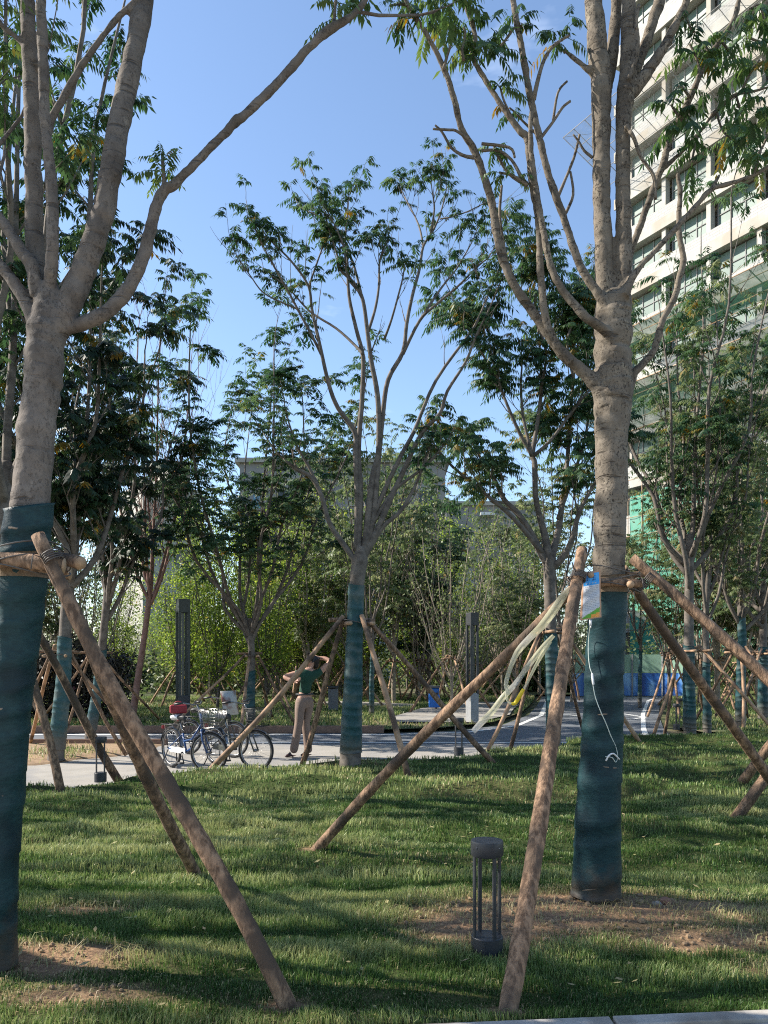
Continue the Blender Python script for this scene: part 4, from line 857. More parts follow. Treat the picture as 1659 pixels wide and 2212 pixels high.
# --- tree behind the bicycles
b = G(541, 1566); T = Tree(27); tp = proc_tree(T, b, 9.0, 2.3, 3.0, .098, 11, twigs=15, ln=(.45, 1.0), bare=.34, upl=.22, az0=.5)
finish_tree(T, 'tree', 'feathery leaved tree standing right behind the bicycles', b, TG, M['bark_far'], M['leaf'], dict(L=(.26, .42), n=(5, 7), pairs=7, ll=.115, lw=.042, hang=.3, updir=.4), wrap=(.1, 1.3), wrapmat=M['wrap_far'], trunk=tp, nw=12)
support('brown poles round the tree behind the bicycles', (b.x, b.y, 0), 1.66, .09, [G(372, 1572), G(640, 1566), G(520, 1580), G(590, 1550)], .035, 28, SG, mats=[M['stake_pale'], M['stake']])
# --- dark limbed tree left of the big forked one
b = G(1192, 1612); Y6 = b.y; T = Tree(29)
tp = T.limb(px_limb([(1197, 1628, 36), (1196, 1600, 30), (1192, 1450, 26), (1189, 1330, 25), (1187, 1250, 26), (1188, 1215, 28), (1188, 1190, 20)], Y6), 12, 4)
for pts, n_ in (
    ([(1188, 1225, 20), (1172, 1200, 17), (1152, 1160, 15), (1120, 1110, 13), (1090, 1080, 11), (1070, 1040, 9), (1045, 1000, 7)], 5), ([(1185, 1210, 20), (1178, 1160, 16), (1158, 1080, 12), (1155, 1000, 12), (1150, 980, 11), (1163, 900, 9), (1170, 820, 7), (1165, 740, 5)], 5),
    ([(1188, 1215, 18), (1205, 1150, 15), (1215, 1080, 12), (1225, 1000, 10), (1232, 900, 8), (1240, 800, 6)], 5), ([(1190, 1230, 18), (1215, 1205, 15), (1236, 1165, 13), (1250, 1110, 10), (1275, 1060, 7), (1300, 1020, 5)], 4),
    ([(1150, 985, 9), (1120, 930, 8), (1090, 860, 6), (1070, 800, 5)], 4), ([(1150, 985, 8), (1130, 900, 6), (1125, 830, 5)], 2), ([(1152, 985, 9), (1190, 950, 7), (1235, 890, 6), (1275, 840, 4)], 2), ([(1172, 1195, 13), (1110, 1120, 10), (1040, 1060, 8), (980, 1010, 6)], 4),
    ([(1205, 1120, 9), (1230, 1050, 8), (1260, 960, 6), (1275, 880, 4)], 4), ([(1165, 850, 7), (1180, 760, 6), (1150, 680, 5), (1120, 620, 4)], 5), ([(1240, 820, 6), (1225, 740, 5), (1250, 660, 4)], 5), ([(1080, 830, 6), (1040, 760, 5), (1000, 690, 4)], 5), ([(1232, 900, 6), (1270, 820, 5), (1285, 720, 4)], 4)):
    dy0 = T.rng.uniform(-.7, .7); n__ = len(pts) - 1
    P, r = T.limb(px_limb([(u, v, w, dy0 * i / n__) for i, (u, v, w) in enumerate(pts)], Y6), 7, 4); T.dress(P, r, n_ + 1, start=.55, ln=(.35, .8), depth=1, spread=.55, out=.8, up=.35, n=4, rf=.45)
finish_tree(T, 'tree', 'dark limbed tree with fern like leaves just left of the big forked trunk', b, TG, M['bark_far'], M['leaf'], dict(L=(.36, .54), n=(5, 7), pairs=10, ll=.12, lw=.036, odd=.06, hang=.8), wrap=(.1, W(0, 1370, Y6).z), wrapmat=M['wrap_far'], trunk=tp, nw=14)
support('mixed pale and dark poles round the dark limbed tree beside the fluttering tape', (b.x, b.y, 0), 2.05, .11, [G(1051, 1620), G(1102, 1611), G(1385, 1608), G(1262, 1577)], .037, 30, SG, mats=[M['stake_pale'], M['stake']])
# --- right group
RT = [
    (1490, 1587, 31, 10.3, 3.9, 2.2, .115, 8, 'tall pale barked tree with teal base, on the lawn right of the big forked trunk', M['leaf'], .2, 1.85, [G(1414, 1587), G(1434, 1584), G(1690, 1596), Vector((7.6, 18.0, 0))]),
    (1528, 1582, 32, 9.2, 3.2, 1.7, .075, 6, 'slim dark stemmed tree close behind the pale barked tree at right', M['leaf_olive'], .2, 1.5, None),
    (1600, 1566, 33, 9.0, 2.9, 2.0, .105, 7, 'tree with a bright teal wrap to head height near the right edge', M['leaf_olive'], .12, 2.6, [G(1607, 1574), G(1500, 1560), G(1720, 1580), Vector((9.6, 20.3, 0))]),
    (1648, 1548, 34, 9.8, 3.4, 2.2, .12, 7, 'thick pale trunked tree wrapped low in teal at the right edge', M['leaf'], .15, 1.9, [G(1590, 1560), G(1540, 1552), G(1760, 1560), Vector((11.6, 22.4, 0))]),
    (1445, 1530, 35, 5.2, 1.8, 1.5, .06, 6, 'twiggy small tree before the blue hoarding', M['leaf_olive'], .3, None, [G(1400, 1545), G(1470, 1548), G(1500, 1530)])]
for u, v, sd_, H, fk, Rc, r0, nl, lab, lm, bare, wz, feet in RT:
    b = G(u, v); T = Tree(sd_); tp = proc_tree(T, b, H, fk, Rc, r0, nl, twigs=8, ln=(.5, 1.0), bare=bare, low=.8)
    finish_tree(T, 'tree', lab, b, TG, M['bark_far'], lm, dict(L=(.28, .44), n=(4, 7), pairs=6, ll=.12, lw=.04, odd=.03), wrap=(.1, wz) if wz else None, wrapmat=M['wrap_far'], trunk=tp, nw=12)
    if feet: support('poles round the ' + lab.split(',')[0], (b.x, b.y, 0), 1.75, r0 + .01, feet, .035, sd_ + 50, SG, mats=[M['stake_pale'], M['stake']])

# ================================================================== GROVE BEHIND THE ROAD (prototypes copied)
PG = 'trees behind the road'
def proto(seed, kind, H, fork, Rc, r0, nl):
    T = Tree(seed); b = Vector((0, 0, 0))
    if kind == 'fern':
        tp = proc_tree(T, b, H, fork, Rc, r0, nl, twigs=8, ln=(.5, 1.0), bare=.15, low=.8)
        return finish_tree(T, 'tree', 'slender staked tree in the grove behind the road', b, PG, M['bark_pale'], M['leaf_olive'], dict(L=(.32, .5), n=(4, 6), pairs=5, ll=.15, lw=.055, odd=.02), trunk=tp)
    if kind == 'lime':
        tp = proc_tree(T, b, H, fork, Rc, r0, nl, twigs=12, ln=(.5, 1.1), bare=.02, low=1.2, depth=1)
        return finish_tree(T, 'tree', 'yellow green leafy tree in the grove behind the lamp', b, PG, M['bark_far'], M['leaf_lime'], dict(per=21, size=(.08, .15), spread=.27), trunk=tp, leaf_kind='simple')
    if kind == 'twig':
        tp = proc_tree(T, b, H, fork, Rc, r0, nl, twigs=9, ln=(.7, 1.4), bare=.1, low=1.0, upl=.5)
        T.tips = T.tips[::2]
        return finish_tree(T, 'tree', 'twiggy thinly leaved tree in the grove behind the road', b, PG, M['bark_pale'], M['leaf_olive'], dict(per=9, size=(.08, .14), spread=.3), trunk=tp, leaf_kind='simple')
    if kind == 'dense':
        tp = proc_tree(T, b, H, fork, Rc, r0, nl, twigs=10, ln=(.5, 1.0), bare=.05, low=1.0)
        return finish_tree(T, 'tree', 'dark green bushy tree in the grove behind the road', b, PG, M['bark_far'], M['leaf'], dict(L=(.32, .5), n=(5, 7), pairs=5, ll=.15, lw=.06), trunk=tp)
PR = {'fern': [proto(401, 'fern', 8.6, 2.4, 1.9, .085, 7), proto(402, 'fern', 8.0, 2.0, 2.1, .08, 8)], 'lime': [proto(411, 'lime', 8.2, 1.6, 1.5, .075, 8), proto(412, 'lime', 7.6, 1.3, 1.6, .07, 9)],
      'twig': [proto(421, 'twig', 7.6, 1.7, 1.9, .07, 9), proto(422, 'twig', 7.0, 1.5, 2.0, .06, 9)], 'dense': [proto(431, 'dense', 8.0, 2.0, 1.8, .08, 8)]}
grove = [('lime', 395, 27, .78), ('lime', 470, 25, .80), ('lime', 455, 33, .92), ('lime', 535, 34, .9), ('lime', 600, 28, .80), ('lime', 640, 36, .98), ('lime', 700, 31, .86), ('lime', 420, 38, .9), ('lime', 575, 24.5, .72), ('lime', 735, 33, .95), ('lime', 795, 30, .92), ('lime', 900, 36, 1.0), ('lime', 960, 38, 1.0), ('lime', 1060, 40, 1.0), ('lime', 640, 31, .95), ('lime', 1110, 36, .9),
         ('fern', 665, 27, .82), ('fern', 755, 27, 1.0), ('fern', 850, 29, 1.08), ('dense', 925, 31, 1.1), ('fern', 610, 31, 1.0), ('twig', 975, 23.5, .86), ('twig', 905, 30, .95), ('twig', 1030, 29, .92), ('twig', 1085, 34, .95),
         ('fern', 1115, 27, .82), ('fern', 1165, 37, .95), ('twig', 1235, 31, .85), ('lime', 880, 42, .92), ('fern', 990, 44, .95), ('lime', 1150, 46, .95), ('fern', 1240, 46, .85),
         ('twig', 1305, 44, .7), ('twig', 1475, 40, .8), ('twig', 1512, 28, 1.05), ('fern', 1550, 25, 1.12), ('dense', 1600, 30, 1.2), ('fern', 1640, 24, 1.1), ('twig', 1680, 27, 1.1), ('fern', 1715, 31, 1.2), ('dense', 1755, 26, 1.2), ('fern', 1660, 36, 1.25),
         ('dense', 10, 19, 1.0), ('fern', 65, 25, 1.05), ('twig', 130, 29, 1.0), ('twig', 190, 25, .95), ('lime', 245, 30, .72), ('twig', -40, 26, 1.1), ('dense', -90, 22, 1.1), ('twig', 60, 36, 1.05), ('lime', 330, 44, .50), ('lime', 300, 48, .52), ('lime', 250, 42, .66), ('lime', 365, 46, .6)]
rg = random.Random(77); used = set()
def near_lab(kind, u):
    return None
for i, (k, u, Y, s) in enumerate(grove):
    p = PR[k][i % len(PR[k])]; loc = Vector(((u - CU) / F * Y, Y, -.03)); sc = (s * rg.uniform(.92, 1.1), s * rg.uniform(.92, 1.1), s * rg.uniform(.94, 1.06)); rz = rg.uniform(0, 6.28)
    if p.name not in used:
        used.add(p.name); p.location = loc; p.scale = sc; p.rotation_euler = (0, 0, rz)
    else: copy_thing(p, loc, rz, sc)
# support frames in the grove: one built, the rest copied
sup0 = support('thin pole frame round a tree in the grove behind the road', (0, 0, 0), 1.55, .075, [Vector((1.35, .5, 0)), Vector((-.6, 1.3, 0)), Vector((-1.3, -.55, 0)), Vector((.5, -1.3, 0))], .036, 88, 'pole frames in the grove', mats=[M['stake_pale'], M['stake']])
first = True
for i, (k, u, Y, s) in enumerate(grove):
    if Y > 36 or (k == 'lime' and i % 2): continue
    loc = Vector(((u - CU) / F * Y, Y, -.03)); rz = rg.uniform(0, 6.28); sc = (1, 1, rg.uniform(.9, 1.08))
    if first: sup0.location = loc; sup0.rotation_euler.z = rz; first = False
    else: copy_thing(sup0, loc, rz, sc)
# teal wraps seen on a few grove trunks stand as slim wrapped trees
for u, v, sd_, H in ((803, 1545, 61, 7.8), (1208, 1548, 62, 8.0), (1382, 1522, 63, 7.6)):
    b = G(u, v); T = Tree(sd_); tp = proc_tree(T, b, H, 2.6, 1.4, .062, 6, twigs=6, bare=.3)
    finish_tree(T, 'tree', {61: 'thin teal wrapped trunk just right of the central tree', 62: 'thin teal wrapped trunk behind the dark limbed tree', 63: 'thin wrapped trunk in front of the blue hoarding'}[sd_], b, TG, M['bark_far'], M['leaf_olive'],
                dict(L=(.3, .45), n=(4, 6), pairs=5, ll=.13, lw=.05), wrap=(.1, 1.9), wrapmat=M['wrap_far'], trunk=tp, nw=10)
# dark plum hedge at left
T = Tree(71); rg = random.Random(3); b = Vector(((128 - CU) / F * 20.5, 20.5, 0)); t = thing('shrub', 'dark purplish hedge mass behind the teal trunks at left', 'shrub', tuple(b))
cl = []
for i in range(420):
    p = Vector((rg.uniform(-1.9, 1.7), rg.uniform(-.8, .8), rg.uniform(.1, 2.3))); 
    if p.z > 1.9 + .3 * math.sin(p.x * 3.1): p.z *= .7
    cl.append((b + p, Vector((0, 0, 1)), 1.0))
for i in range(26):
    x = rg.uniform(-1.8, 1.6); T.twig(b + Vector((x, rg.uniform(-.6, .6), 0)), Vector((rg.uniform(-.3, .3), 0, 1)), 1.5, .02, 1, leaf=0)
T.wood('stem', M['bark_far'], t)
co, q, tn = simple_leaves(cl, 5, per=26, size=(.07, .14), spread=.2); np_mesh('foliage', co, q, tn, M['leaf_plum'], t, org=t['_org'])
# low shrubs that close the view under the crowns
sh = thing('shrub', 'low bush under the far trees of the grove', 'shrub', (0, 0, 0), 'low bushes under the grove')
cl = [(Vector((rg.gauss(0, .8), rg.gauss(0, .5), abs(rg.gauss(.5, .45)))), Vector((0, 0, 1)), 1.0) for i in range(110)]
co, q, tn = simple_leaves(cl, 8, per=22, size=(.09, .16), spread=.2); np_mesh('foliage', co, q, tn, M['leaf_olive'], sh)
T = Tree(73)
for i in range(14): T.twig(Vector((rg.uniform(-.8, .8), rg.uniform(-.4, .4), 0)), Vector((rg.uniform(-.5, .5), rg.uniform(-.3, .3), 1)), 1.1, .02, 1, leaf=0)
T.wood('stem', M['bark_far'], sh)
k = 0
for i in range(40):
    Y = rg.uniform(36, 54); u = rg.uniform(-150, 1260) if i < 32 else rg.uniform(1440, 1900)
    loc = Vector(((u - CU) / F * Y, Y, -.03)); s = rg.uniform(1.0, 2.1)
    if i == 0: sh.location = loc; sh.scale = (s * 1.3, s, s)
    else: copy_thing(sh, loc, rg.uniform(0, 6.28), (s * 1.3, s, s))
# neighbours of the same planting, left of the view: they shade the foreground lawn
for i, (x, y, H, sd_) in enumerate(((-5.6, 5.1, 8.2, 81), (-7.6, 5.9, 8.6, 82), (-8.4, 8.6, 7.6, 84), (-10.5, 10.2, 8.0, 85))):
    b = Vector((x, y, 0)); T = Tree(sd_); tp = proc_tree(T, b, H, 3.0, 2.3, .12, 6, twigs=5 if i < 2 else 3, bare=.3)
    finish_tree(T, 'tree', ['neighbouring planted tree beyond the left edge, nearest the path', 'neighbouring planted tree beyond the left edge, shading the lawn', 'neighbouring planted tree beyond the left edge, beside the path bend', 'neighbouring planted tree beyond the left edge, farthest along the path'][i], b, TG, M['bark_far'], M['leaf'], dict(L=(.25, .4), n=(3, 4), pairs=5, ll=.11, lw=.045), wrap=(.1, 2.2), wrapmat=M['wrap'], trunk=tp, nw=12)

# ================================================================== BUILDINGS
M['cream'] = pm('cream_render', (0.41, 0.395, 0.36), (0.34, 0.33, 0.30), scale=1.2, rough=0.9, bump=0.1, c3=(0.33, 0.295, 0.245), scale3=0.35, stretch=(1, 1, .18))
M['block'] = None
def block_mat():
    m, nt, b = new_mat('block_parapet')
    tc = nd(nt, 'ShaderNodeTexCoord'); mp = nd(nt, 'ShaderNodeMapping'); mp.inputs['Rotation'].default_value = (R(90), 0, 0)
    nt.links.new(tc.outputs['Object'], mp.inputs['Vector'])
    br = nd(nt, 'ShaderNodeTexBrick'); br.inputs['Scale'].default_value = 1.0; br.inputs['Brick Width'].default_value = 0.62; br.inputs['Row Height'].default_value = 0.24; br.inputs['Mortar Size'].default_value = 0.018
    br.inputs['Color1'].default_value = (0.40, 0.395, 0.375, 1); br.inputs['Color2'].default_value = (0.35, 0.345, 0.33, 1); br.inputs['Mortar'].default_value = (0.25, 0.245, 0.23, 1)
    nt.links.new(mp.outputs['Vector'], br.inputs['Vector']); nt.links.new(br.outputs['Color'], b.inputs['Base Color']); b.inputs['Roughness'].default_value = 0.95
    return m
M['block'] = block_mat()
M['pane'] = pm('green_window', (0.085, 0.135, 0.115), (0.13, 0.185, 0.16), scale=0.5, rough=0.5, spec=0.3)
M['soffit'] = pm('recess_wall', (0.36, 0.345, 0.31), (0.29, 0.275, 0.25), scale=1.5, rough=0.95)
M['net'] = net_mat('green_safety_net', (0.055, 0.27, 0.185), 0.86)
M['net_thin'] = net_mat('grey_green_net', (0.10, 0.26, 0.20), 0.72)
M['net_clear'] = net_mat('clear_catch_net', (0.55, 0.56, 0.58), 0.22)
M['tube'] = pm('scaffold_tube', (0.24, 0.16, 0.10), (0.34, 0.22, 0.13), scale=3, rough=0.7)
M['grey_wall'] = pm('grey_wall', (0.27, 0.265, 0.26), (0.22, 0.215, 0.21), scale=0.6, rough=0.95, c3=(0.19, 0.185, 0.18), scale3=0.2)
M['dark_glass'] = pm('dark_glass', (0.03, 0.035, 0.04), (0.05, 0.055, 0.06), scale=0.5, rough=0.15)
M['blue_glass'] = pm('blue_glass', (0.10, 0.28, 0.42), (0.08, 0.24, 0.36), scale=0.5, rough=0.2)

# tower: local x along the facade (0 = far corner), local -y outwards, built then turned into place
C0 = Vector((22.8, 72.9, 0)); dn = Vector((0.496, -0.868, 0)); ang = math.atan2(dn.y, dn.x)
tw = thing('tower_block', 'tall cream office tower under construction with green netting, at right', 'building', tuple(C0), rz=ang)
FH, NF, LB, NB = 4.45, 15, 4.6, 6
LEN = LB * NB + 1.2
mb = MB(); mb.box((LEN / 2, 7.1, FH * NF / 2), (LEN, 13.0, FH * NF)); mb.build('wall', M['soffit'], tw, smooth=False)
for k in range(NF + 1):
    z = k * FH
    mb = MB(); mb.box((LEN / 2, .35, z), (LEN + .8, 2.3, .30)); mb.box((LEN / 2, -.85, z + .28), (LEN + .86, .16, .95)); mb.build('floor_slab', M['cream'], tw, smooth=False)
    if k < NF:
        mb = MB(); mb.box((LEN / 2, -.62, z + 1.25), (LEN + .2, .22, 1.1)); mb.build('parapet', M['block'], tw, smooth=False)
        for j in range(NB):
            x0 = .6 + j * LB
            mb = MB(); mb.box((x0 + LB / 2 + .1, -0.06, z + 2.3), (LB - .8, .06, 3.6)); w_ = mb.build('window', M['pane'], tw, smooth=False)
            mb = MB()
            for fx in (.0, .33, .66, 1.0): mb.box((x0 + .5 + fx * (LB - .8), -0.12, z + 2.3), (.07, .08, 3.6))
            mb.box((x0 + LB / 2 + .1, -0.125, z + 3.0), (LB - .8, .07, .07)); mb.build('frame', M['grey_wall'], w_, smooth=False, org=Vector((0, 0, 0)))
for j in range(NB + 1):
    mb = MB(); mb.box((.6 + j * LB, -.45, FH * NF / 2), (.42, .55, FH * NF)); mb.build('pillar', M['cream'], tw, smooth=False)
    for k in range(0, NF, 1): pass
# lower netting with scaffold
def sheet(mb, p00, p10, p11, p01, nu, nv, sag=0.0, seed=0):
    rg2 = random.Random(seed); o = len(mb.v); p00, p10, p11, p01 = map(Vector, (p00, p10, p11, p01)); nrm = (p10 - p00).cross(p01 - p00).normalized()
    for i in range(nu + 1):
        for j in range(nv + 1):
            a, b_ = i / nu, j / nv
            p = p00.lerp(p10, a).lerp(p01.lerp(p11, a), b_) + nrm * (rg2.uniform(-1, 1) * sag) - Vector((0, 0, 1)) * sag * 2 * math.sin(math.pi * b_)
            mb.v.append(tuple(p))
    for i in range(nu):
        for j in range(nv):
            q = o + i * (nv + 1) + j; mb.f.append((q, q + nv + 1, q + nv + 2, q + 1)); mb.mi.append(0)
mb = MB(); sheet(mb, (2.4, -1.9, 0), (LEN, -1.9, 0), (LEN, -1.9, 16.6), (2.4, -1.9, 16.6), 40, 16, .06, 1); mb.build('safety_net', M['net'], tw)
mb = MB()
for i in range(int((LEN - 2.3) / 1.6) + 1): mb.tube([(2.3 + i * 1.6, -2.0, 0), (2.3 + i * 1.6, -2.0, 17.6)], .035, 5)
for i in range(11): mb.tube([(2.1, -2.04, 1.0 + i * 1.7), (LEN, -2.04, 1.0 + i * 1.7)], .03, 5)
mb.build('scaffold', M['tube'], tw)
def catch(z, out, rise, mat, barmat, nb, x0=-.8, x1=LEN, r=.045, name='catch_net', two=True):
    mb = MB(); sheet(mb, (x0, -1.0, z), (x1, -1.0, z), (x1, -1.0 - out, z + rise), (x0, -1.0 - out, z + rise), nb, 6, .08, int(z)); o = mb.build(name, mat, tw)
    mb = MB(); 
    for i in range(nb + 1):
        x = x0 + (x1 - x0) * i / nb; mb.tube([(x, -1.0, z - .03), (x, -1.0 - out, z + rise - .03)], r, 5)
        if i % 3 == 0: mb.tube([(x, -1.0 - out, z + rise), (x, -1.0, z + rise + 2.6)], r * .5, 4)
    for j in range(5):
        q = j / 4; mb.tube([(x0, -1.0 - out * q, z + rise * q - .06), (x1, -1.0 - out * q, z + rise * q - .06)], r, 5)
    mb.build('frame', barmat, o, org=Vector((0, 0, 0)))
catch(22.9, 6.0, 1.6, M['net_thin'], M['tube'], 14)
catch(29.5, 3.2, 1.2, M['net_thin'], M['tube'], 14, x0=3.0)
catch(47.0, 6.0, 2.4, M['net_clear'], M['grey_wall'], 22, r=.03)
# grey building behind the grove
gb = thing('office_building', 'low grey flat roofed building behind the central trees', 'building', (0, 62, 0))
def gbox(u0, u1, vt, Y, dp, name, mat, z0=0.0):
    x0, x1 = (u0 - CU) / F * Y, (u1 - CU) / F * Y; z1 = HC - (vt - HV) / F * Y
    mb = MB(); mb.box(((x0 + x1) / 2, Y + dp / 2, (z0 + z1) / 2), (x1 - x0, dp, z1 - z0)); return mb.build(name, mat, gb, smooth=False), x0, x1, z1
_, x0, x1, z1 = gbox(518, 962, 1000, 62, 18, 'wall', M['grey_wall'])
mb = MB(); mb.box(((x0 + x1) / 2, 62 + 9, z1 + .18), (x1 - x0 + .7, 18.7, .36)); mb.build('parapet', M['soffit'], gb, smooth=False)
_, xa, xb, z2 = gbox(964, 1165, 1092, 60, 20, 'wall', M['grey_wall'])
mb = MB(); mb.box(((xa + xb) / 2, 60 + 10, z2 + .15), (xb - xa + .5, 20.6, .3)); mb.build('parapet', M['soffit'], gb, smooth=False)
for k, (u0, u1, v0, v1, Y, mt) in enumerate(((600, 640, 1060, 1090, 62, 'dark_glass'), (548, 562, 1068, 1098, 62, 'blue_glass'), (680, 720, 1060, 1090, 62, 'dark_glass'), (760, 800, 1060, 1090, 62, 'dark_glass'), (840, 880, 1060, 1090, 62, 'dark_glass'), (905, 945, 1060, 1090, 62, 'dark_glass'),
                                          (600, 640, 1150, 1190, 62, 'dark_glass'), (680, 720, 1150, 1190, 62, 'dark_glass'), (840, 880, 1150, 1190, 62, 'dark_glass'), (1028, 1064, 1155, 1185, 60, 'dark_glass'), (1090, 1126, 1155, 1185, 60, 'dark_glass'), (975, 1005, 1155, 1185, 60, 'dark_glass'))):
    a, b_ = W(u0, v1, Y), W(u1, v0, Y); mb = MB(); mb.box(((a.x + b_.x) / 2, Y - .02, (a.z + b_.z) / 2), (b_.x - a.x, .1, b_.z - a.z)); w_ = mb.build('window', M[mt], gb, smooth=False)
    mb = MB(); mb.box(((a.x + b_.x) / 2, Y - .06, a.z - .08), (b_.x - a.x + .3, .3, .12)); mb.box(((a.x + b_.x) / 2, Y - .05, (a.z + b_.z) / 2), (.07, .16, b_.z - a.z)); mb.build('sill', M['soffit'], w_, smooth=False, org=Vector(gb['_org']))
a, b_ = W(1036, 1113, 60), W(1066, 1107, 60); mb = MB(); mb.box(((a.x + b_.x) / 2, 59.6, a.z), (b_.x - a.x, .9, .2)); mb.build('awning', M['white'], gb, smooth=False)
# cream annexe whose sunlit end wall shows at the left of the grey building
cb = thing('annexe_building', 'cream sunlit building end left of the grey flat roofed building', 'building', tuple(W(432, 1430, 58).xy) + (0,), rz=R(38))
h1 = HC + (HV - 990) / F * 58
mb = MB(); mb.box((-2.2, 2.5, h1 / 2 - 1.2), (4.4, 5.0, h1 - 2.4)); mb.box((-.9, 3.4, h1 - 1.2), (1.8, 3.2, 2.4)); mb.build('wall', M['cream'], cb, smooth=False, org=Vector((0, 0, 0)))
for i in range(4):
    mb = MB(); mb.box((-1.4, -.03, 2.6 + i * 3.3), (1.1, .12, 1.5)); mb.build('window', M['dark_glass'], cb, smooth=False, org=Vector((0, 0, 0)))
# hoarding
HO = thing('hoarding', 'blue printed hoarding with pale green upper panels behind the right hand trees', 'fence', (0, 0, 0))
hp = [(830, 1462 + 43), (1120, 1505), (1235, 1504), (1300, 1503), (1365, 1503), (1430, 1504), (1492, 1506)]
hp = hp[2:]
def hoard_mat():
    m, nt, b = new_mat('hoarding_blue'); tc = nd(nt, 'ShaderNodeTexCoord'); no = nd(nt, 'ShaderNodeTexNoise'); no.inputs['Scale'].default_value = 1.3; no.inputs['Detail'].default_value = 5
    mp = nd(nt, 'ShaderNodeMapping'); mp.inputs['Scale'].default_value = (1.6, 1.6, .6); nt.links.new(tc.outputs['Object'], mp.inputs['Vector']); nt.links.new(mp.outputs['Vector'], no.inputs['Vector'])
    rp = nd(nt, 'ShaderNodeValToRGB'); cr = rp.color_ramp; cr.elements[0].position = .35; cr.elements[0].color = (.01, .05, .22, 1); cr.elements[1].position = .68; cr.elements[1].color = (.20, .40, .66, 1); e = cr.elements.new(.5); e.color = (.02, .13, .44, 1)
    nt.links.new(no.outputs['Fac'], rp.inputs['Fac']); nt.links.new(rp.outputs['Color'], b.inputs['Base Color']); b.inputs['Roughness'].default_value = .5; return m
M['hoard'] = hoard_mat(); M['hoard_green'] = pm('hoarding_green', (0.20, 0.34, 0.25), (0.26, 0.40, 0.31), scale=1.5, rough=.6)
for i in range(len(hp) - 1):
    a, b_ = G(*hp[i]), G(*hp[i + 1]); d = (b_ - a); n3 = max(1, int(round(d.length / 1.15)))
    for j in range(n3):
        p, q = a + d * (j / n3), a + d * ((j + 1) / n3); e = (q - p); an = math.atan2(e.y, e.x); c = (p + q) / 2
        mb = MB(); mb.box((c.x, c.y, .52), (e.length - .02, .04, 1.0), an); mb.build('panel', M['hoard'], HO, smooth=False)
        mb = MB(); mb.box((c.x, c.y, 1.44), (e.length - .02, .035, .80), an); mb.build('upper_panel', M['hoard_green'], HO, smooth=False)
        mb = MB(); mb.box((p.x, p.y - .05, .93), (.06, .06, 1.86), an); mb.build('post', M['metal_grey'], HO, smooth=False)

# ================================================================== BOLLARD LIGHTS
def bollard(loc, label, s=1.0, rz=0.35, n=4):
    t = thing('bollard_light', label, 'garden light', (0, 0, 0), 'round bollard lights in the lawn')
    mb = MB(); mb.lathe([(.0815, -.04), (.0815, .088), (.078, .092), (.0, .092)], (0, 0, 0), 40); sharp(mb.build('base', M['metal'], t))
    mb = MB(); mb.lathe([(.03, .505), (.081, .505), (.084, .51), (.084, .575), (.0815, .582), (.0, .584)], (0, 0, 0), 40); cp = sharp(mb.build('cap', M['metal'], t))
    for k in range(n):
        a = .40 + k * math.pi * 2 / n; x, y = .0735 * math.cos(a), .0735 * math.sin(a)
        mb = MB(); mb.box((x, y, .298), (.020, .012, .424), a + 1.57); bevel(mb.build('post', M['metal'], t, smooth=False), .002)
    mb = MB()
    for a in (3.9, 2.2, .6, 5.4): mb.lathe([(.0, -.002), (.005, -.002), (.005, .002), (.0, .003)], (.084 * math.cos(a), .084 * math.sin(a), .555), 8)
    mb.build('screw', M['steel'], cp, org=Vector((0, 0, 0)))
    t.location = loc; t.rotation_euler.z = rz; t.scale = (s, s, s); return t
b0 = bollard(G(1052, 2058) + Vector((0, 0, .0)), 'black round lawn light with open posts, in front beside the leaning pole', 1.0, 0.0)
for u, v, s, lab in ((217, 1682, .93, 'slim open lawn light at the path edge, at left by the big leaning pole'), (991, 1626, 1.0, 'open lawn light at the path edge left of the fluttering tape'), (1461, 1572, .95, 'small lawn light left of the pale barked tree'), (1473, 1554, .95, 'small lawn light farther back, next to the pale barked trunk')):
    copy_thing(b0, G(u, v), .5 + u, (s, s, s), lab)

# ================================================================== LAMP COLUMNS
def column(u, v, H, w, label, rz, mats):
    t = thing('lamp_column', label, 'street lamp', tuple(G(u, v)), 'square lamp columns', rz)
    o0 = Vector((0, 0, 0)); h = w / 2
    mb = MB(); mb.box((0, 0, .34), (w, w, .76)); bevel(mb.build('base', mats[0], t, smooth=False, org=o0), .01)
    mb = MB(); mb.box((0, 0, H - .16), (w, w, .32)); bevel(mb.build('cap', mats[1], t, smooth=False, org=o0), .01)
    for sx in (-1, 1):
        for sy in (-1, 1):
            mb = MB(); mb.box((sx * (h - .028), sy * (h - .028), H / 2 + .2), (.056, .056, H - .98)); bevel(mb.build('post', mats[1], t, smooth=False, org=o0), .006)
    mb = MB(); mb.box((0, 0, H / 2 + .2), (w * .22, w * .22, H - .98)); bevel(mb.build('diffuser', M['glass_lamp'], t, smooth=False, org=o0), .02)
    return t
column(395, 1568, 2.98, .27, 'tall dark square lamp column behind the bicycles', R(32), [M['metal'], M['metal_green']])
column(1020, 1558, 2.75, .24, 'grey square lamp column far behind the slanting pole', R(28), [M['metal_grey'], M['metal']])

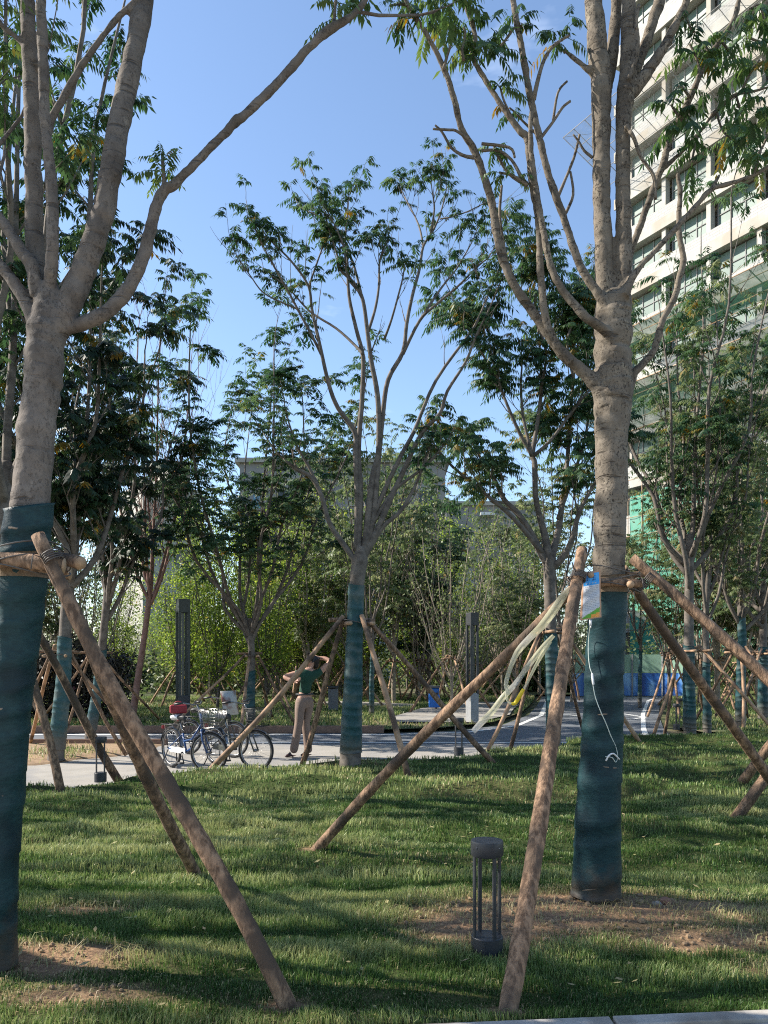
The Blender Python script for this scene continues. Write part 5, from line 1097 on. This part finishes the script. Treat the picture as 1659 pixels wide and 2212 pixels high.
# ================================================================== BINS
t = thing('litter_bin', 'blue recycling bin on the far lawn left of the slanting pole', 'bin', tuple(G(938, 1531)), None); o0 = Vector(t['_org'])
mb = MB(); mb.box(o0 + Vector((0, 0, .36)), (.34, .3, .62)); bevel(mb.build('body', M['bin_blue'], t, smooth=False), .03)
mb = MB(); mb.box(o0 + Vector((0, 0, .71)), (.4, .36, .07)); bevel(mb.build('lid', M['bin_grey'], t, smooth=False), .02)
mb = MB(); mb.box(o0 + Vector((.0, -.155, .50)), (.22, .02, .07)); mb.build('slot', M['blackplastic'], t, smooth=False)
mb = MB(); mb.torus(o0 + Vector((0, -.157, .33)), (0, 1, 0), .055, .012, 3, 6); mb.build('emblem', M['white'], t, smooth=False)
t = thing('litter_bin', 'dark grey litter bin behind the central tripod', 'bin', tuple(G(720, 1534)), None); o0 = Vector(t['_org'])
mb = MB(); mb.box(o0 + Vector((0, 0, .34)), (.3, .3, .68)); bevel(mb.build('body', M['bin_grey'], t, smooth=False), .02)
mb = MB(); mb.box(o0 + Vector((0, 0, .72)), (.34, .34, .08)); bevel(mb.build('lid', M['blackplastic'], t, smooth=False), .02)

# ================================================================== BICYCLES
def bike(loc, rz, steer, label, body, basket_mat, saddle_mats, basket=True, shield=False, guard=None):
    t = thing('bicycle', label, 'bicycle', loc, 'bicycles parked on the path', rz); t.rotation_euler.x = 0; o0 = Vector((0, 0, 0)); Rw = .30
    def tb(mb, pts, r, n=8): mb.tube([Vector(p) for p in pts], r, n)
    def wheel(c, ax):
        w = MB(); w.torus(c, ax, Rw - .02, .02, 44, 8); ty = w.build('wheel', M['rubber'], t, org=o0)
        w = MB(); w.torus(c, ax, Rw - .043, .014, 44, 6); w.build('rim', M['steel'], ty, org=o0)
        w = MB(); c = Vector(c); a = ax.orthogonal().normalized(); b = ax.cross(a)
        for k in range(18):
            an = 6.2832 * k / 18; e = a * math.cos(an) + b * math.sin(an); e2 = a * math.cos(an + .5) + b * math.sin(an + .5)
            w.tube([c + ax * (.02 if k % 2 else -.02) + e2 * .02, c + e * (Rw - .045)], .0016, 4)
        w.tube([c - ax * .05, c + ax * .05], .022, 10); w.build('spokes', M['steel'], ty, org=o0)
    RC, FC = Vector((-.5, 0, Rw)), Vector((.5, 0, Rw)); ay = Vector((0, 1, 0)); st = Quaternion((0, 0, 1), steer); hd = Vector((.40, 0, .66))
    def S(p): return hd + st @ (Vector(p) - hd)
    wheel(RC, ay); wheel(S(FC), st @ ay)
    BB, SP, HT, HB = Vector((-.06, 0, .27)), Vector((-.24, 0, .72)), Vector((.335, 0, .86)), Vector((.395, 0, .60))
    mb = MB(); tb(mb, [BB, BB.lerp(SP, .6)], .016); tb(mb, [HT, HB], .019); tb(mb, [HB, (.14, 0, .36), BB], .019); tb(mb, [HB + Vector((-.03, 0, .11)), (.1, 0, .47), BB.lerp(SP, .35)], .014)
    for s in (-1, 1): tb(mb, [BB + Vector((0, s * .04, 0)), RC + Vector((0, s * .06, 0))], .009, 6); tb(mb, [BB.lerp(SP, .55) + Vector((0, s * .02, 0)), RC + Vector((0, s * .06, 0))], .008, 6)
    mb.build('frame', body, t, org=o0)
    mb = MB()
    for s in (-1, 1): tb(mb, [S((.40, s * .045, .62)), S((.425, s * .06, .48)), S((.5, s * .06, Rw))], .011, 6)
    tb(mb, [S((.40, -.05, .625)), S((.40, .05, .625))], .014, 6); mb.build('fork', body, t, org=o0)
    mb = MB(); tb(mb, [HT, S((.31, 0, .98))], .013); tb(mb, [S((.12, -.29, 1.0)), S((.24, -.25, 1.02)), S((.31, -.1, .99)), S((.31, .1, .99)), S((.24, .25, 1.02)), S((.12, .29, 1.0))], .011)
    h = mb.build('handlebar', M['steel'], t, org=o0)
    for s in (-1, 1): mb = MB(); tb(mb, [S((.23, s * .255, 1.02)), S((.11, s * .29, 1.0))], .017); mb.build('grip', M['blackplastic'], h, org=o0)
    # fenders, rack, chain guard, crank, stand
    for C_, f, nm, a0, a1 in ((RC, lambda p: Vector(p), 'rear_fender', .15, 2.9), (FC, S, 'front_fender', .55, 2.5)):
        mb = MB(); pr = []
        for k in range(15):
            a = a0 + (a1 - a0) * k / 14; pr.append((C_.x + (Rw + .02) * math.cos(a), C_.z + (Rw + .02) * math.sin(a)))
        vs = []
        for x, z in pr: vs += [f((x, -.026, z - .008)), f((x, 0, z + .004)), f((x, .026, z - .008))]
        mb.add(vs, [q for k in range(14) for q in ((3 * k, 3 * k + 1, 3 * k + 4, 3 * k + 3), (3 * k + 1, 3 * k + 2, 3 * k + 5, 3 * k + 4))]); mb.build(nm, M['steel'], t, org=o0)
    mb = MB()
    for s in (-1, 1): tb(mb, [(-.25, s * .06, .66), (-.72, s * .06, .65)], .006, 6); tb(mb, [(-.6, s * .06, .65), RC + Vector((0, s * .07, 0))], .005, 6)
    for k in range(4): tb(mb, [(-.36 - k * .11, -.06, .655), (-.36 - k * .11, .06, .655)], .005, 5)
    mb.build('rack', M['blackplastic'], t, org=o0)
    mb = MB(); mb.box((-.24, -.055, .29), (.48, .012, .085)); bevel(mb.build('chain_guard', guard or M['white'], t, smooth=False, org=o0), .01)
    mb = MB(); tb(mb, [BB + Vector((0, -.09, 0)), BB + Vector((0, .09, 0))], .014); tb(mb, [BB + Vector((0, -.085, 0)), BB + Vector((.08, -.09, -.14))], .009); tb(mb, [BB + Vector((0, .085, 0)), BB + Vector((-.08, .09, .14))], .009)
    mb.box(BB + Vector((.085, -.14, -.145)), (.09, .07, .02)); mb.box(BB + Vector((-.085, .14, .145)), (.09, .07, .02)); mb.build('crank', M['blackplastic'], t, org=o0)
    mb = MB(); tb(mb, [(-.48, .07, .28), (-.62, .15, .005)], .009, 6); tb(mb, [(-.48, -.07, .28), (-.62, -.13, .005)], .009, 6); mb.build('kickstand', M['blackplastic'], t, org=o0)
    mb = MB(); tb(mb, [BB.lerp(SP, .55), SP + Vector((-.015, 0, .02))], .012); mb.build('seat_post', M['steel'], t, org=o0)
    # saddle: wide back, narrow nose
    mb = MB(); prof = [(-.30, .03, .0), (-.29, .08, .0), (-.25, .105, .012), (-.19, .10, .016), (-.12, .065, .012), (-.04, .034, .008), (.0, .022, -.004), (.01, .008, -.012)]
    n = 12; c0 = SP + Vector((.13, 0, .05))
    for x, w, dz in prof:
        for j in range(n):
            a = 6.2832 * j / n; mb.v.append((c0.x + x, w * math.cos(a), c0.z + dz + .034 * math.sin(a) * (1.0 if math.sin(a) > 0 else 1.5 - abs(x) * 0)))
    for i in range(len(prof) - 1):
        for j in range(n):
            j2 = (j + 1) % n; mb.f.append((i * n + j, i * n + j2, (i + 1) * n + j2, (i + 1) * n + j)); mb.mi.append(0 if i < 4 else 1)
    mb.f.append(tuple(range(n))[::-1]); mb.mi.append(0); mb.f.append(tuple((len(prof) - 1) * n + j for j in range(n))); mb.mi.append(1)
    mb.build('saddle', saddle_mats, t, org=o0)
    mb = MB(); mb.box((-.75, 0, .60), (.02, .06, .05)); bevel(mb.build('reflector', M['red'], t, smooth=False, org=o0), .006)
    if basket:
        mb = MB(); lo_, hi_ = .66, .92; w0, w1, d0, d1 = .13, .17, .11, .15; cx = .55
        for z, w, d in [(lo_ + (hi_ - lo_) * k / 6, w0 + (w1 - w0) * k / 6, d0 + (d1 - d0) * k / 6) for k in range(7)]:
            r = .006 if z > hi_ - .01 else .0022
            ring = [(cx - d, -w, z), (cx + d, -w, z), (cx + d, w, z), (cx - d, w, z), (cx - d, -w, z)]
            for a, b in zip(ring, ring[1:]): mb.tube([S(a), S(b)], r, 4)
        for k in range(13):
            q = -1 + 2 * k / 12
            for s in (-1, 1):
                mb.tube([S((cx + s * d0, q * w0, lo_)), S((cx + s * d1, q * w1, hi_))], .0022, 4); mb.tube([S((cx + q * d0, s * w0, lo_)), S((cx + q * d1, s * w1, hi_))], .0022, 4)
            mb.tube([S((cx - d0, q * w0, lo_)), S((cx + d0, q * w0, lo_))], .0022, 4)
        mb.build('basket', basket_mat, t, org=o0)
    if shield:
        mb = MB(); n = 8; vs = []
        for i in range(n + 1):
            y = -.21 + .42 * i / n; vs += [S((.52 - y * y * 1.5, y, .72)), S((.45 - y * y * 1.5, y, 1.12))]
        mb.add(vs, [(2 * i, 2 * i + 2, 2 * i + 3, 2 * i + 1) for i in range(n)]); o = mb.build('wind_shield', M['shield'], t, org=o0)
        md = o.modifiers.new('thick', 'SOLIDIFY'); md.thickness = .006
    return t
M['shield'] = pm('wind_shield', (.42, .43, .42), (.38, .38, .37), scale=5, rough=.4, c3=(.16, .055, .035), scale3=4.5)
PZ = Vector((0, 0, -.098))
def bike_at(u, v, rz, **k):
    f = G(u, v); f = W(u, v, F * (HC + .098) / (v - HV)); c = f - Vector((math.cos(rz), math.sin(rz), 0)) * .5; c.z = -.098
    return bike(tuple(c), rz, **k)
bk1 = bike_at(446, 1672, R(-46), steer=R(30), label='blue and silver bicycle with white saddle, nearest the leaning pole', body=M['bikeblue'], basket_mat=M['steel'], saddle_mats=[M['white'], M['blackplastic']])
bk2 = bike_at(549, 1665, R(-44), steer=R(22), label='dark bicycle with black front basket beside the slanting tripod pole', body=M['bikedark'], basket_mat=M['blackplastic'], saddle_mats=[M['blackplastic'], M['blackplastic']], guard=M['bikedark'])
bk3 = bike(tuple(Vector((-2.95, 13.1, -.098))), R(-30), R(5), 'dark bicycle parked behind the others, with a grey rust stained wind shield', M['bikedark'], M['blackplastic'], [M['blackplastic'], M['blackplastic']], basket=False, shield=True, guard=M['blackplastic'])
# red bag on the first saddle
m4 = Matrix.Translation(bk1.location) @ Matrix.Rotation(bk1.rotation_euler.z, 4, 'Z'); p = m4 @ Vector((-.30, 0, .83))
t = thing('bag', 'dark red bag lying on the white saddle of the blue bicycle', 'bag', tuple(p)); o0 = p
mb = MB(); mb.box(o0 + Vector((0, 0, .065)), (.25, .12, .13), .3); ob = bevel(mb.build('body', M['red'], t, smooth=False), .025, 3)
mb = MB(); mb.tube([o0 + Vector((.07 * math.cos(a), 0, .13 + .05 * math.sin(a))) for a in [math.pi * k / 8 for k in range(9)]], .007, 6); mb.build('handle', M['red'], t)

# ================================================================== PERSON
M['skin'] = pm('skin', (.42, .24, .17), (.36, .20, .14), scale=12, rough=.55); M['shirt'] = pm('green_top', (.010, .055, .032), (.007, .04, .025), scale=20, rough=.8)
M['trouser'] = pm('beige_trousers', (.21, .15, .12), (.17, .12, .095), scale=9, rough=.85); M['hair'] = pm('black_hair', (.012, .011, .011), (.02, .018, .017), scale=60, rough=.45); M['shoe'] = pm('dark_shoe', (.035, .016, .014), (.05, .022, .02), scale=10, rough=.35)
def skin(name, vs, es, mat, parent, org, root=0, sub=2):
    me = bpy.data.meshes.new(name); me.from_pydata([tuple(Vector(c) - org) for c, r in vs], es, []); me.materials.append(mat)
    o = bpy.data.objects.new(name, me); COL.objects.link(o); o.parent = parent
    md = o.modifiers.new('skin', 'SKIN'); md.use_smooth_shade = True
    if not me.skin_vertices:
        bm = bmesh.new(); bm.from_mesh(me); bm.verts.layers.skin.verify(); bm.to_mesh(me); bm.free()
    for i, (c, r) in enumerate(vs):
        d = me.skin_vertices[0].data[i]; d.radius = r if isinstance(r, tuple) else (r, r); d.use_root = (i == root)
    if sub:
        s = o.modifiers.new('sub', 'SUBSURF'); s.levels = sub; s.render_levels = sub
    return o
YP = 12.95
def q(u, v, dy=0): return W(u, v, YP + dy)
pr_ = thing('person', 'person in dark green top and beige trousers stretching both arms on the path', 'person', tuple(q(655, 1635).xy) + (-.055,)); PO = Vector(pr_['_org'])
bv = [(q(658, 1508, .03), (.125, .10)), (q(659, 1492, .03), (.10, .085)), (q(662, 1468, .02), (.125, .095)), (q(667, 1450, .01), (.085, .07)), (q(671, 1442, 0), .046), (q(671, 1435, -.0), (.06, .062)), (q(673, 1426, 0), (.078, .074)), (q(675, 1418, 0), (.06, .06)),   # 0-7
      (q(648, 1453, -.03), .06), (q(630, 1457, -.05), .053), (q(613, 1462, -.08), .046), (q(628, 1469, -.14), .041), (q(640, 1473, -.2), .028),                                   # 8-12 arm, elbow out at left
      (q(687, 1455, .05), .06), (q(701, 1442, .06), .053), (q(714, 1428, .08), .045), (q(702, 1422, .13), .04), (q(692, 1420, .15), .028),                                       # 13-17 arm raised
      (q(648, 1516, -.02), .085), (q(646, 1558, -.04), .055), (q(640, 1590, -.03), .05), (q(633, 1620, -.02), .036),                                                              # 18-21
      (q(668, 1516, .08), .085), (q(660, 1558, .10), .055), (q(663, 1590, .12), .05), (q(667, 1619, .13), .036),                                                                 # 22-25
      (q(665, 1430, -.02), .016), (q(668, 1437, -.02), .03)]                                                                                                                     # nose, jaw
be = [(0, 1), (1, 2), (2, 3), (3, 4), (4, 5), (5, 6), (6, 7), (3, 8), (8, 9), (9, 10), (10, 11), (11, 12), (3, 13), (13, 14), (14, 15), (15, 16), (16, 17), (0, 18), (18, 19), (19, 20), (20, 21), (0, 22), (22, 23), (23, 24), (24, 25), (6, 26), (5, 27)]
for wi, d, n_ in ((12, Vector((.5, -.6, .5)), Vector((0, .6, .6))), (17, Vector((-.85, .1, .15)), Vector((0, .7, .7)))):
    d = d.normalized(); n_ = (n_ - d * n_.dot(d)).normalized(); c = bv[wi][0]; pi = len(bv); bv.append((c + d * .05, (.03, .018))); be.append((wi, pi))
    for k, (off, L) in enumerate(((-.032, .062), (-.011, .075), (.011, .07), (.032, .055))):
        a = len(bv); bv.append((c + d * .085 + n_ * off, .0095)); bv.append((c + d * (.085 + L * .5) + n_ * off * 1.1 + Vector((0, -.006, -.008)), .0085)); bv.append((c + d * (.085 + L) + n_ * off * 1.15 + Vector((0, -.015, -.025)), .0075))
        be += [(pi, a), (a, a + 1), (a + 1, a + 2)]
    a = len(bv); bv.append((c + d * .04 + n_ * -.045, .010)); bv.append((c + d * .07 + n_ * -.06, .009)); be += [(wi, a), (a, a + 1)]
skin('body', bv, be, M['skin'], pr_, PO)
sv = [(q(658, 1502, .03), (.145, .115)), (q(659, 1488, .03), (.13, .105)), (q(662, 1468, .02), (.145, .11)), (q(667, 1452, .01), (.105, .085)), (q(648, 1453, -.03), .07), (q(632, 1457, -.05), .062), (q(687, 1455, .05), .07), (q(699, 1444, .06), .062), (q(669, 1447, 0), .065)]
skin('shirt', sv, [(0, 1), (1, 2), (2, 3), (3, 4), (4, 5), (3, 6), (6, 7), (3, 8)], M['shirt'], pr_, PO)
tv = [(q(658, 1499, .03), (.132, .105)), (q(658, 1512, .03), (.142, .12)), (q(648, 1522, -.01), (.10, .1)), (q(646, 1560, -.04), .075), (q(640, 1592, -.03), .07), (q(633, 1628, -.02), .078), (q(668, 1522, .08), (.10, .1)), (q(660, 1560, .10), .075), (q(663, 1592, .12), .07), (q(667, 1628, .13), .078)]
skin('trousers', tv, [(0, 1), (1, 2), (2, 3), (3, 4), (4, 5), (1, 6), (6, 7), (7, 8), (8, 9)], M['trouser'], pr_, PO)
mb = MB(); c = q(658, 1499, .03); mb.tube([c + Vector((.142 * math.cos(a), .115 * math.sin(a), 0)) for a in [6.2832 * k / 20 for k in range(21)]], .014, 6); mb.build('belt', M['blackplastic'], pr_)
for u, dy in ((633, -.02), (667, .13)):
    g0 = -.10
    def z_(p, z): p = Vector(p); p.z = z; return p
    hv = [(z_(q(u + 1, 1625, dy), g0 + .075), .05), (z_(q(u - 5, 1628, dy - .02), g0 + .05), (.048, .042)), (z_(q(u - 13, 1630, dy - .06), g0 + .03), (.04, .026)), (z_(q(u - 18, 1632, dy - .08), g0 + .022), (.026, .018)), (z_(q(u + 3, 1633, dy), g0 + .02), .022)]
    skin('shoe', hv, [(0, 1), (1, 2), (2, 3), (0, 4)], M['shoe'], pr_, PO)
hv = [(q(676, 1416, .01), (.085, .085)), (q(681, 1424, .02), (.078, .08)), (q(683, 1435, .03), (.055, .055)), (q(682, 1444, .04), (.034, .034)), (q(669, 1417, -.01), (.055, .06))]
skin('hair', hv, [(0, 1), (1, 2), (2, 3), (0, 4)], M['hair'], pr_, PO)
for u, v, dy in ((666, 1426, -.055), (668, 1426, .05)):
    mb = MB(); mb.lathe([(.002, -.006), (.007, 0), (.002, .006)], q(u, v, dy), 8); mb.build('eye', M['blackplastic'], pr_)

# ================================================================== NUTRIENT BAG, TUBE, TAPE
YB = Y3 - .185
bag = thing('nutrient_bag', 'blue, white and green plastic nutrient bag hung on the big forked trunk', 'drip bag', tuple(W(1278, 1337, YB)))
kA, kB, kC, kD, kE = (pm('bag_blue', (.03, .27, .66), (.06, .36, .74), scale=40, rough=.3), pm('bag_silver', (.56, .58, .62), (.42, .44, .48), scale=14, rough=.28, bump=.25), pm('bag_green', (.07, .30, .03), (.14, .42, .05), scale=16, rough=.3), pm('bag_orange', (.72, .33, .06), (.62, .26, .05), scale=20, rough=.35), pm('bag_edge', (.45, .27, .17), (.36, .21, .13), scale=20, rough=.5))
def bagp(a, b_, side):   # a across, b down
    tl, tr, br, bl = W(1257, 1237, YB + .02), W(1297, 1230, YB + .0), W(1299, 1333, YB + .01), W(1253, 1340, YB - .02)
    p = tl.lerp(tr, a).lerp(bl.lerp(br, a), b_); e = (math.sin(math.pi * a) * math.sin(math.pi * min(max(b_, 0), 1))) ** .6
    return p + Vector((0, -1 if side == 0 else 1, 0)) * (.002 + .016 * e) + Vector((0, .002 * math.sin(b_ * 25 + a * 5), 0))
mb = MB(); na, nb = 22, 44
for side in (0, 1):
    o = len(mb.v)
    for i in range(na + 1):
        for j in range(nb + 1): mb.v.append(tuple(bagp(i / na, j / nb, side)))
    for i in range(na):
        for j in range(nb):
            a, b_ = (i + .5) / na, (j + .5) / nb; k = 1
            if a < .07 or a > .93 or b_ < .05 or b_ > .97: k = 4
            elif b_ < .29: k = 0
            elif b_ > .97 - .10 * a and a > .52 and b_ > .88: k = 3
            elif b_ > 1.0 - .22 * a - .03: k = 2
            Q = o + i * (nb + 1) + j; f_ = (Q, Q + nb + 1, Q + nb + 2, Q + 1); mb.f.append(f_ if side else f_[::-1]); mb.mi.append(k)
mb.build('pouch', [kA, kB, kC, kD, kE], bag)
mb = MB(); rgx = random.Random(4)
def stroke(a0, b0, a1, b1, r): mb.tube([bagp(a0 + (a1 - a0) * k / 4, b0 + (b1 - b0) * k / 4, 0) + Vector((0, -.0012, 0)) for k in range(5)], r, 4)
for cx_ in (.30, .62):   # two large characters in the blue field
    for k in range(3): stroke(cx_ - .10, .11 + .035 * k, cx_ + .10, .105 + .035 * k, .0011)
    stroke(cx_, .085, cx_ - .01, .20, .0012); stroke(cx_ - .09, .20, cx_ + .1, .195, .0011)
mb.build('large_print', pm('print_navy', (.01, .06, .28), (.01, .05, .22), rough=.4), bag)
mb = MB()
for k in range(4): stroke(.2 + .15 * k, .255, .29 + .15 * k, .25, .0011); stroke(.245 + .15 * k, .235, .24 + .15 * k, .27, .0009)
mb.build('white_print', M['white'], bag)
mb = MB()
for r_ in range(15):
    b_ = .33 + .034 * r_; a = .17
    while a < .82 - .1 * rgx.random():
        L = rgx.uniform(.03, .10); stroke(a, b_, min(a + L, .85), b_ - .003, .0006); a += L + .03
mb.build('small_print', pm('print_grey', (.12, .13, .15), (.10, .11, .13), rough=.4), bag)
mb = MB(); p = W(1276, 1340, YB); mb.cyl(p + Vector((0, 0, -.03)), .0075, .035, 12); mb.cyl(p + Vector((0, 0, -.045)), .004, .018, 8); mb.build('port', M['white'], bag)
mb = MB(); mb.tube([W(1276, 1234, YB + .01), W(1268, 1226, YB + .03), W(1256, 1226, YB + .05), W(1247, 1229, YB + .05)], .0018, 5); mb.build('string', M['wire'], bag)
def surf(u, v, e=.008):   # a point on the near face of the wrapped trunk
    p = W(u, v, Y3)
    for i in range(len(tP3) - 1):
        if tP3[i].z <= p.z <= tP3[i + 1].z: c, r = tP3[i], tR3[i] + .022; break
    dx = min(abs(p.x - c.x), r * .999); y = c.y - math.sqrt(r * r - dx * dx) - e
    return W(u, v, y)
tube_pts = [(1276, 1350), (1272, 1375), (1271, 1410), (1274, 1440), (1279, 1456), (1281, 1478), (1286, 1505), (1297, 1535), (1309, 1562), (1320, 1590), (1330, 1612), (1334, 1632), (1330, 1646), (1322, 1636), (1308, 1634)]
tb_ = thing('drip_tube', 'thin pale drip tube running down the teal wrapped trunk from the bag', 'tube', tuple(surf(1300, 1540)))
Pp, _ = smooth_path([(W(1276, 1346, YB) if i == 0 else surf(*p_), 1) for i, p_ in enumerate(tube_pts)], 4)
mb = MB(); mb.tube(Pp, .0026, 6); mb.build('tube', M['cable'], tb_)
mb = MB(); a, b_ = surf(1279, 1454), surf(1282, 1480); mb.tube([a, a.lerp(b_, .1), a.lerp(b_, .9), b_], [.004, .0075, .0075, .003], 10); mb.build('drip_chamber', M['white'], tb_)
mb = MB(); Pp, _ = smooth_path([(surf(1338, 1640, .012), 1), (surf(1326, 1628, .025), 1), (surf(1316, 1631, .03), 1), (surf(1309, 1643, .015), 1)], 5); mb.tube(Pp, .005, 7); mb.build('needle_clip', M['white'], tb_)
M['tape'] = None
def tape_mat():
    m, nt, b = new_mat('clear_yellow_tape'); b.inputs['Roughness'].default_value = .3
    at = nd(nt, 'ShaderNodeTexCoord'); no = nd(nt, 'ShaderNodeTexNoise'); no.inputs['Scale'].default_value = 4; nt.links.new(at.outputs['Object'], no.inputs['Vector'])
    rp = nd(nt, 'ShaderNodeValToRGB'); cr = rp.color_ramp; cr.elements[0].position = .42; cr.elements[0].color = (.72, .70, .66, 1); cr.elements[1].position = .62; cr.elements[1].color = (.66, .64, .46, 1)
    nt.links.new(no.outputs['Fac'], rp.inputs['Fac']); nt.links.new(rp.outputs['Color'], b.inputs['Base Color'])
    tr = nd(nt, 'ShaderNodeBsdfTransparent'); tl = nd(nt, 'ShaderNodeBsdfTranslucent'); nt.links.new(rp.outputs['Color'], tl.inputs['Color'])
    m1 = nd(nt, 'ShaderNodeMixShader'); m1.inputs[0].default_value = .5; m2 = nd(nt, 'ShaderNodeMixShader'); m2.inputs[0].default_value = .5
    nt.links.new(b.outputs[0], m1.inputs[1]); nt.links.new(tl.outputs[0], m1.inputs[2]); nt.links.new(tr.outputs[0], m2.inputs[1]); nt.links.new(m1.outputs[0], m2.inputs[2]); nt.links.new(m2.outputs[0], nt.nodes['Material Output'].inputs['Surface'])
    return m
M['tape'] = tape_mat(); M['tape_y'] = pm('yellow_tape_end', (.75, .58, .03), (.7, .5, .03), scale=9, rough=.4)
tp_ = thing('tape', 'pale yellow plastic tape fluttering from the slanting pole', 'tape', tuple(W(1228, 1272, Y3)))
for pts, mt in (([(1230, 1268, 8, 0), (1216, 1288, 20, .02), (1196, 1318, 23, .05), (1170, 1352, 22, .1), (1142, 1380, 20, .14), (1118, 1408, 17, .2), (1104, 1438, 12, .22), (1096, 1462, 13, .2), (1093, 1482, 11, .16), (1099, 1500, 9, .14)], 'tape'),
                ([(1196, 1372, 10, .12), (1178, 1392, 15, .16), (1155, 1420, 15, .2), (1134, 1448, 15, .24), (1112, 1478, 16, .28), (1085, 1508, 17, .3), (1062, 1538, 18, .28), (1040, 1560, 19, .24), (1022, 1580, 15, .2)], 'tape'),
                ([(1190, 1385, 8, .1), (1172, 1412, 10, .12), (1156, 1440, 9, .16), (1142, 1468, 8, .18), (1132, 1488, 8, .18)], 'tape'), ([(1131, 1488, 9, .18), (1122, 1504, 12, .18), (1113, 1518, 10, .2), (1105, 1520, 8, .2)], 'tape_y'),
                ([(1104, 1520, 8, .2), (1096, 1512, 8, .22), (1094, 1494, 7, .24), (1100, 1480, 6, .24)], 'tape')):
    P, r = smooth_path([(W(u, v, Y3 - .02 + dy), .41 * w * Y3 / F) for u, v, w, dy in pts], 6); mb = MB(); vs = []
    for i, p in enumerate(P):
        tg = (P[min(i + 1, len(P) - 1)] - P[max(i - 1, 0)]).normalized(); s = tg.cross(Vector((.25 * math.sin(i * .35), -1, .3 * math.sin(i * .22)))).normalized()
        vs += [p - s * r[i], p + s * r[i]]
    mb.add(vs, [(2 * i, 2 * i + 1, 2 * i + 3, 2 * i + 2) for i in range(len(P) - 1)]); o = mb.build('strip', M[mt], tp_); md = o.modifiers.new('thick', 'SOLIDIFY'); md.thickness = .0006
# small lettering printed along the tape
# ================================================================== STONES
M['brick'] = pm('brick_stone', (.30, .15, .10), (.22, .11, .075), scale=30, rough=.95, bump=.5); M['stone'] = pm('grey_stone', (.33, .28, .24), (.24, .20, .17), scale=30, rough=.95, bump=.5)
for u, v, s, mt, lab in ((1437, 1958, .035, 'brick', 'small reddish brick lump on the soil right of the big trunk'), (1420, 1962, .026, 'stone', 'small greyish stone beside the reddish brick lump')):
    bm = bmesh.new(); bmesh.ops.create_icosphere(bm, subdivisions=2, radius=s); rg = random.Random(u)
    for v_ in bm.verts: v_.co = Vector((v_.co.x * 1.1, v_.co.y, v_.co.z * .8)) * rg.uniform(.82, 1.15)
    me = bpy.data.meshes.new('stone'); bm.to_mesh(me); bm.free(); me.materials.append(M[mt]); o = bpy.data.objects.new('stone', me); COL.objects.link(o); o.location = G(u, v) + Vector((0, 0, s * .55 + .012)); tag(o, lab, 'stone')
rg = np.random.RandomState(9); X = rg.uniform(-2.3, 2.6, 5200); Y = rg.uniform(3.25, 5.3, 5200); k = (dryness(X, Y) > .55) & (rg.rand(5200) < .5) & (np.hypot(X - 1.32, Y - 4.8) > .17) & (np.hypot(X + 1.88, Y - 3.72) > .16); X, Y = X[k][:420], Y[k][:420]
mb = MB(); rp_ = random.Random(2)
for x, y in zip(X, Y):
    r = rp_.uniform(.004, .018) * (1.4 if rp_.random() < .1 else 1); c = Vector((x, y, float(gz(np.array([x]), np.array([y]))[0]) + r * .3)); mb.lathe([(r * .2, -r * .7), (r * rp_.uniform(.7, 1), -r * .2), (r * rp_.uniform(.6, .95), r * .35), (r * .25, r * .8)], c, 6)
o = mb.build('soil_clods', M['soil'], smooth=False); o['kind'] = 'stuff'
n = 260; X = rg.uniform(-3.2, 3.4, n); Y = rg.uniform(3.25, 8.5, n); k = np.abs(X) < .52 * Y; X, Y = X[k], Y[k]; n = len(X); Z = gz(X, Y) + rg.uniform(.02, .05, n)
a = rg.uniform(0, 6.28, n); L = rg.uniform(.025, .06, n); d = np.stack([np.cos(a), np.sin(a), rg.uniform(-.4, .4, n)], -1) * L[:, None]; w_ = np.stack([-np.sin(a), np.cos(a), rg.uniform(-.5, .5, n)], -1) * (L * .22)[:, None]; P = np.stack([X, Y, Z], -1)
co = np.stack([P, P + d * .5 + w_, P + d, P + d * .5 - w_], axis=1).reshape(-1, 3); o = np_mesh('fallen_leaves', co, np.arange(4 * n).reshape(-1, 4), np.repeat(rg.uniform(.72, 1, n), 4), M['blade']); o['kind'] = 'stuff'
# clean up helper properties
for o in COL.objects:
    if '_org' in o.keys(): del o['_org']
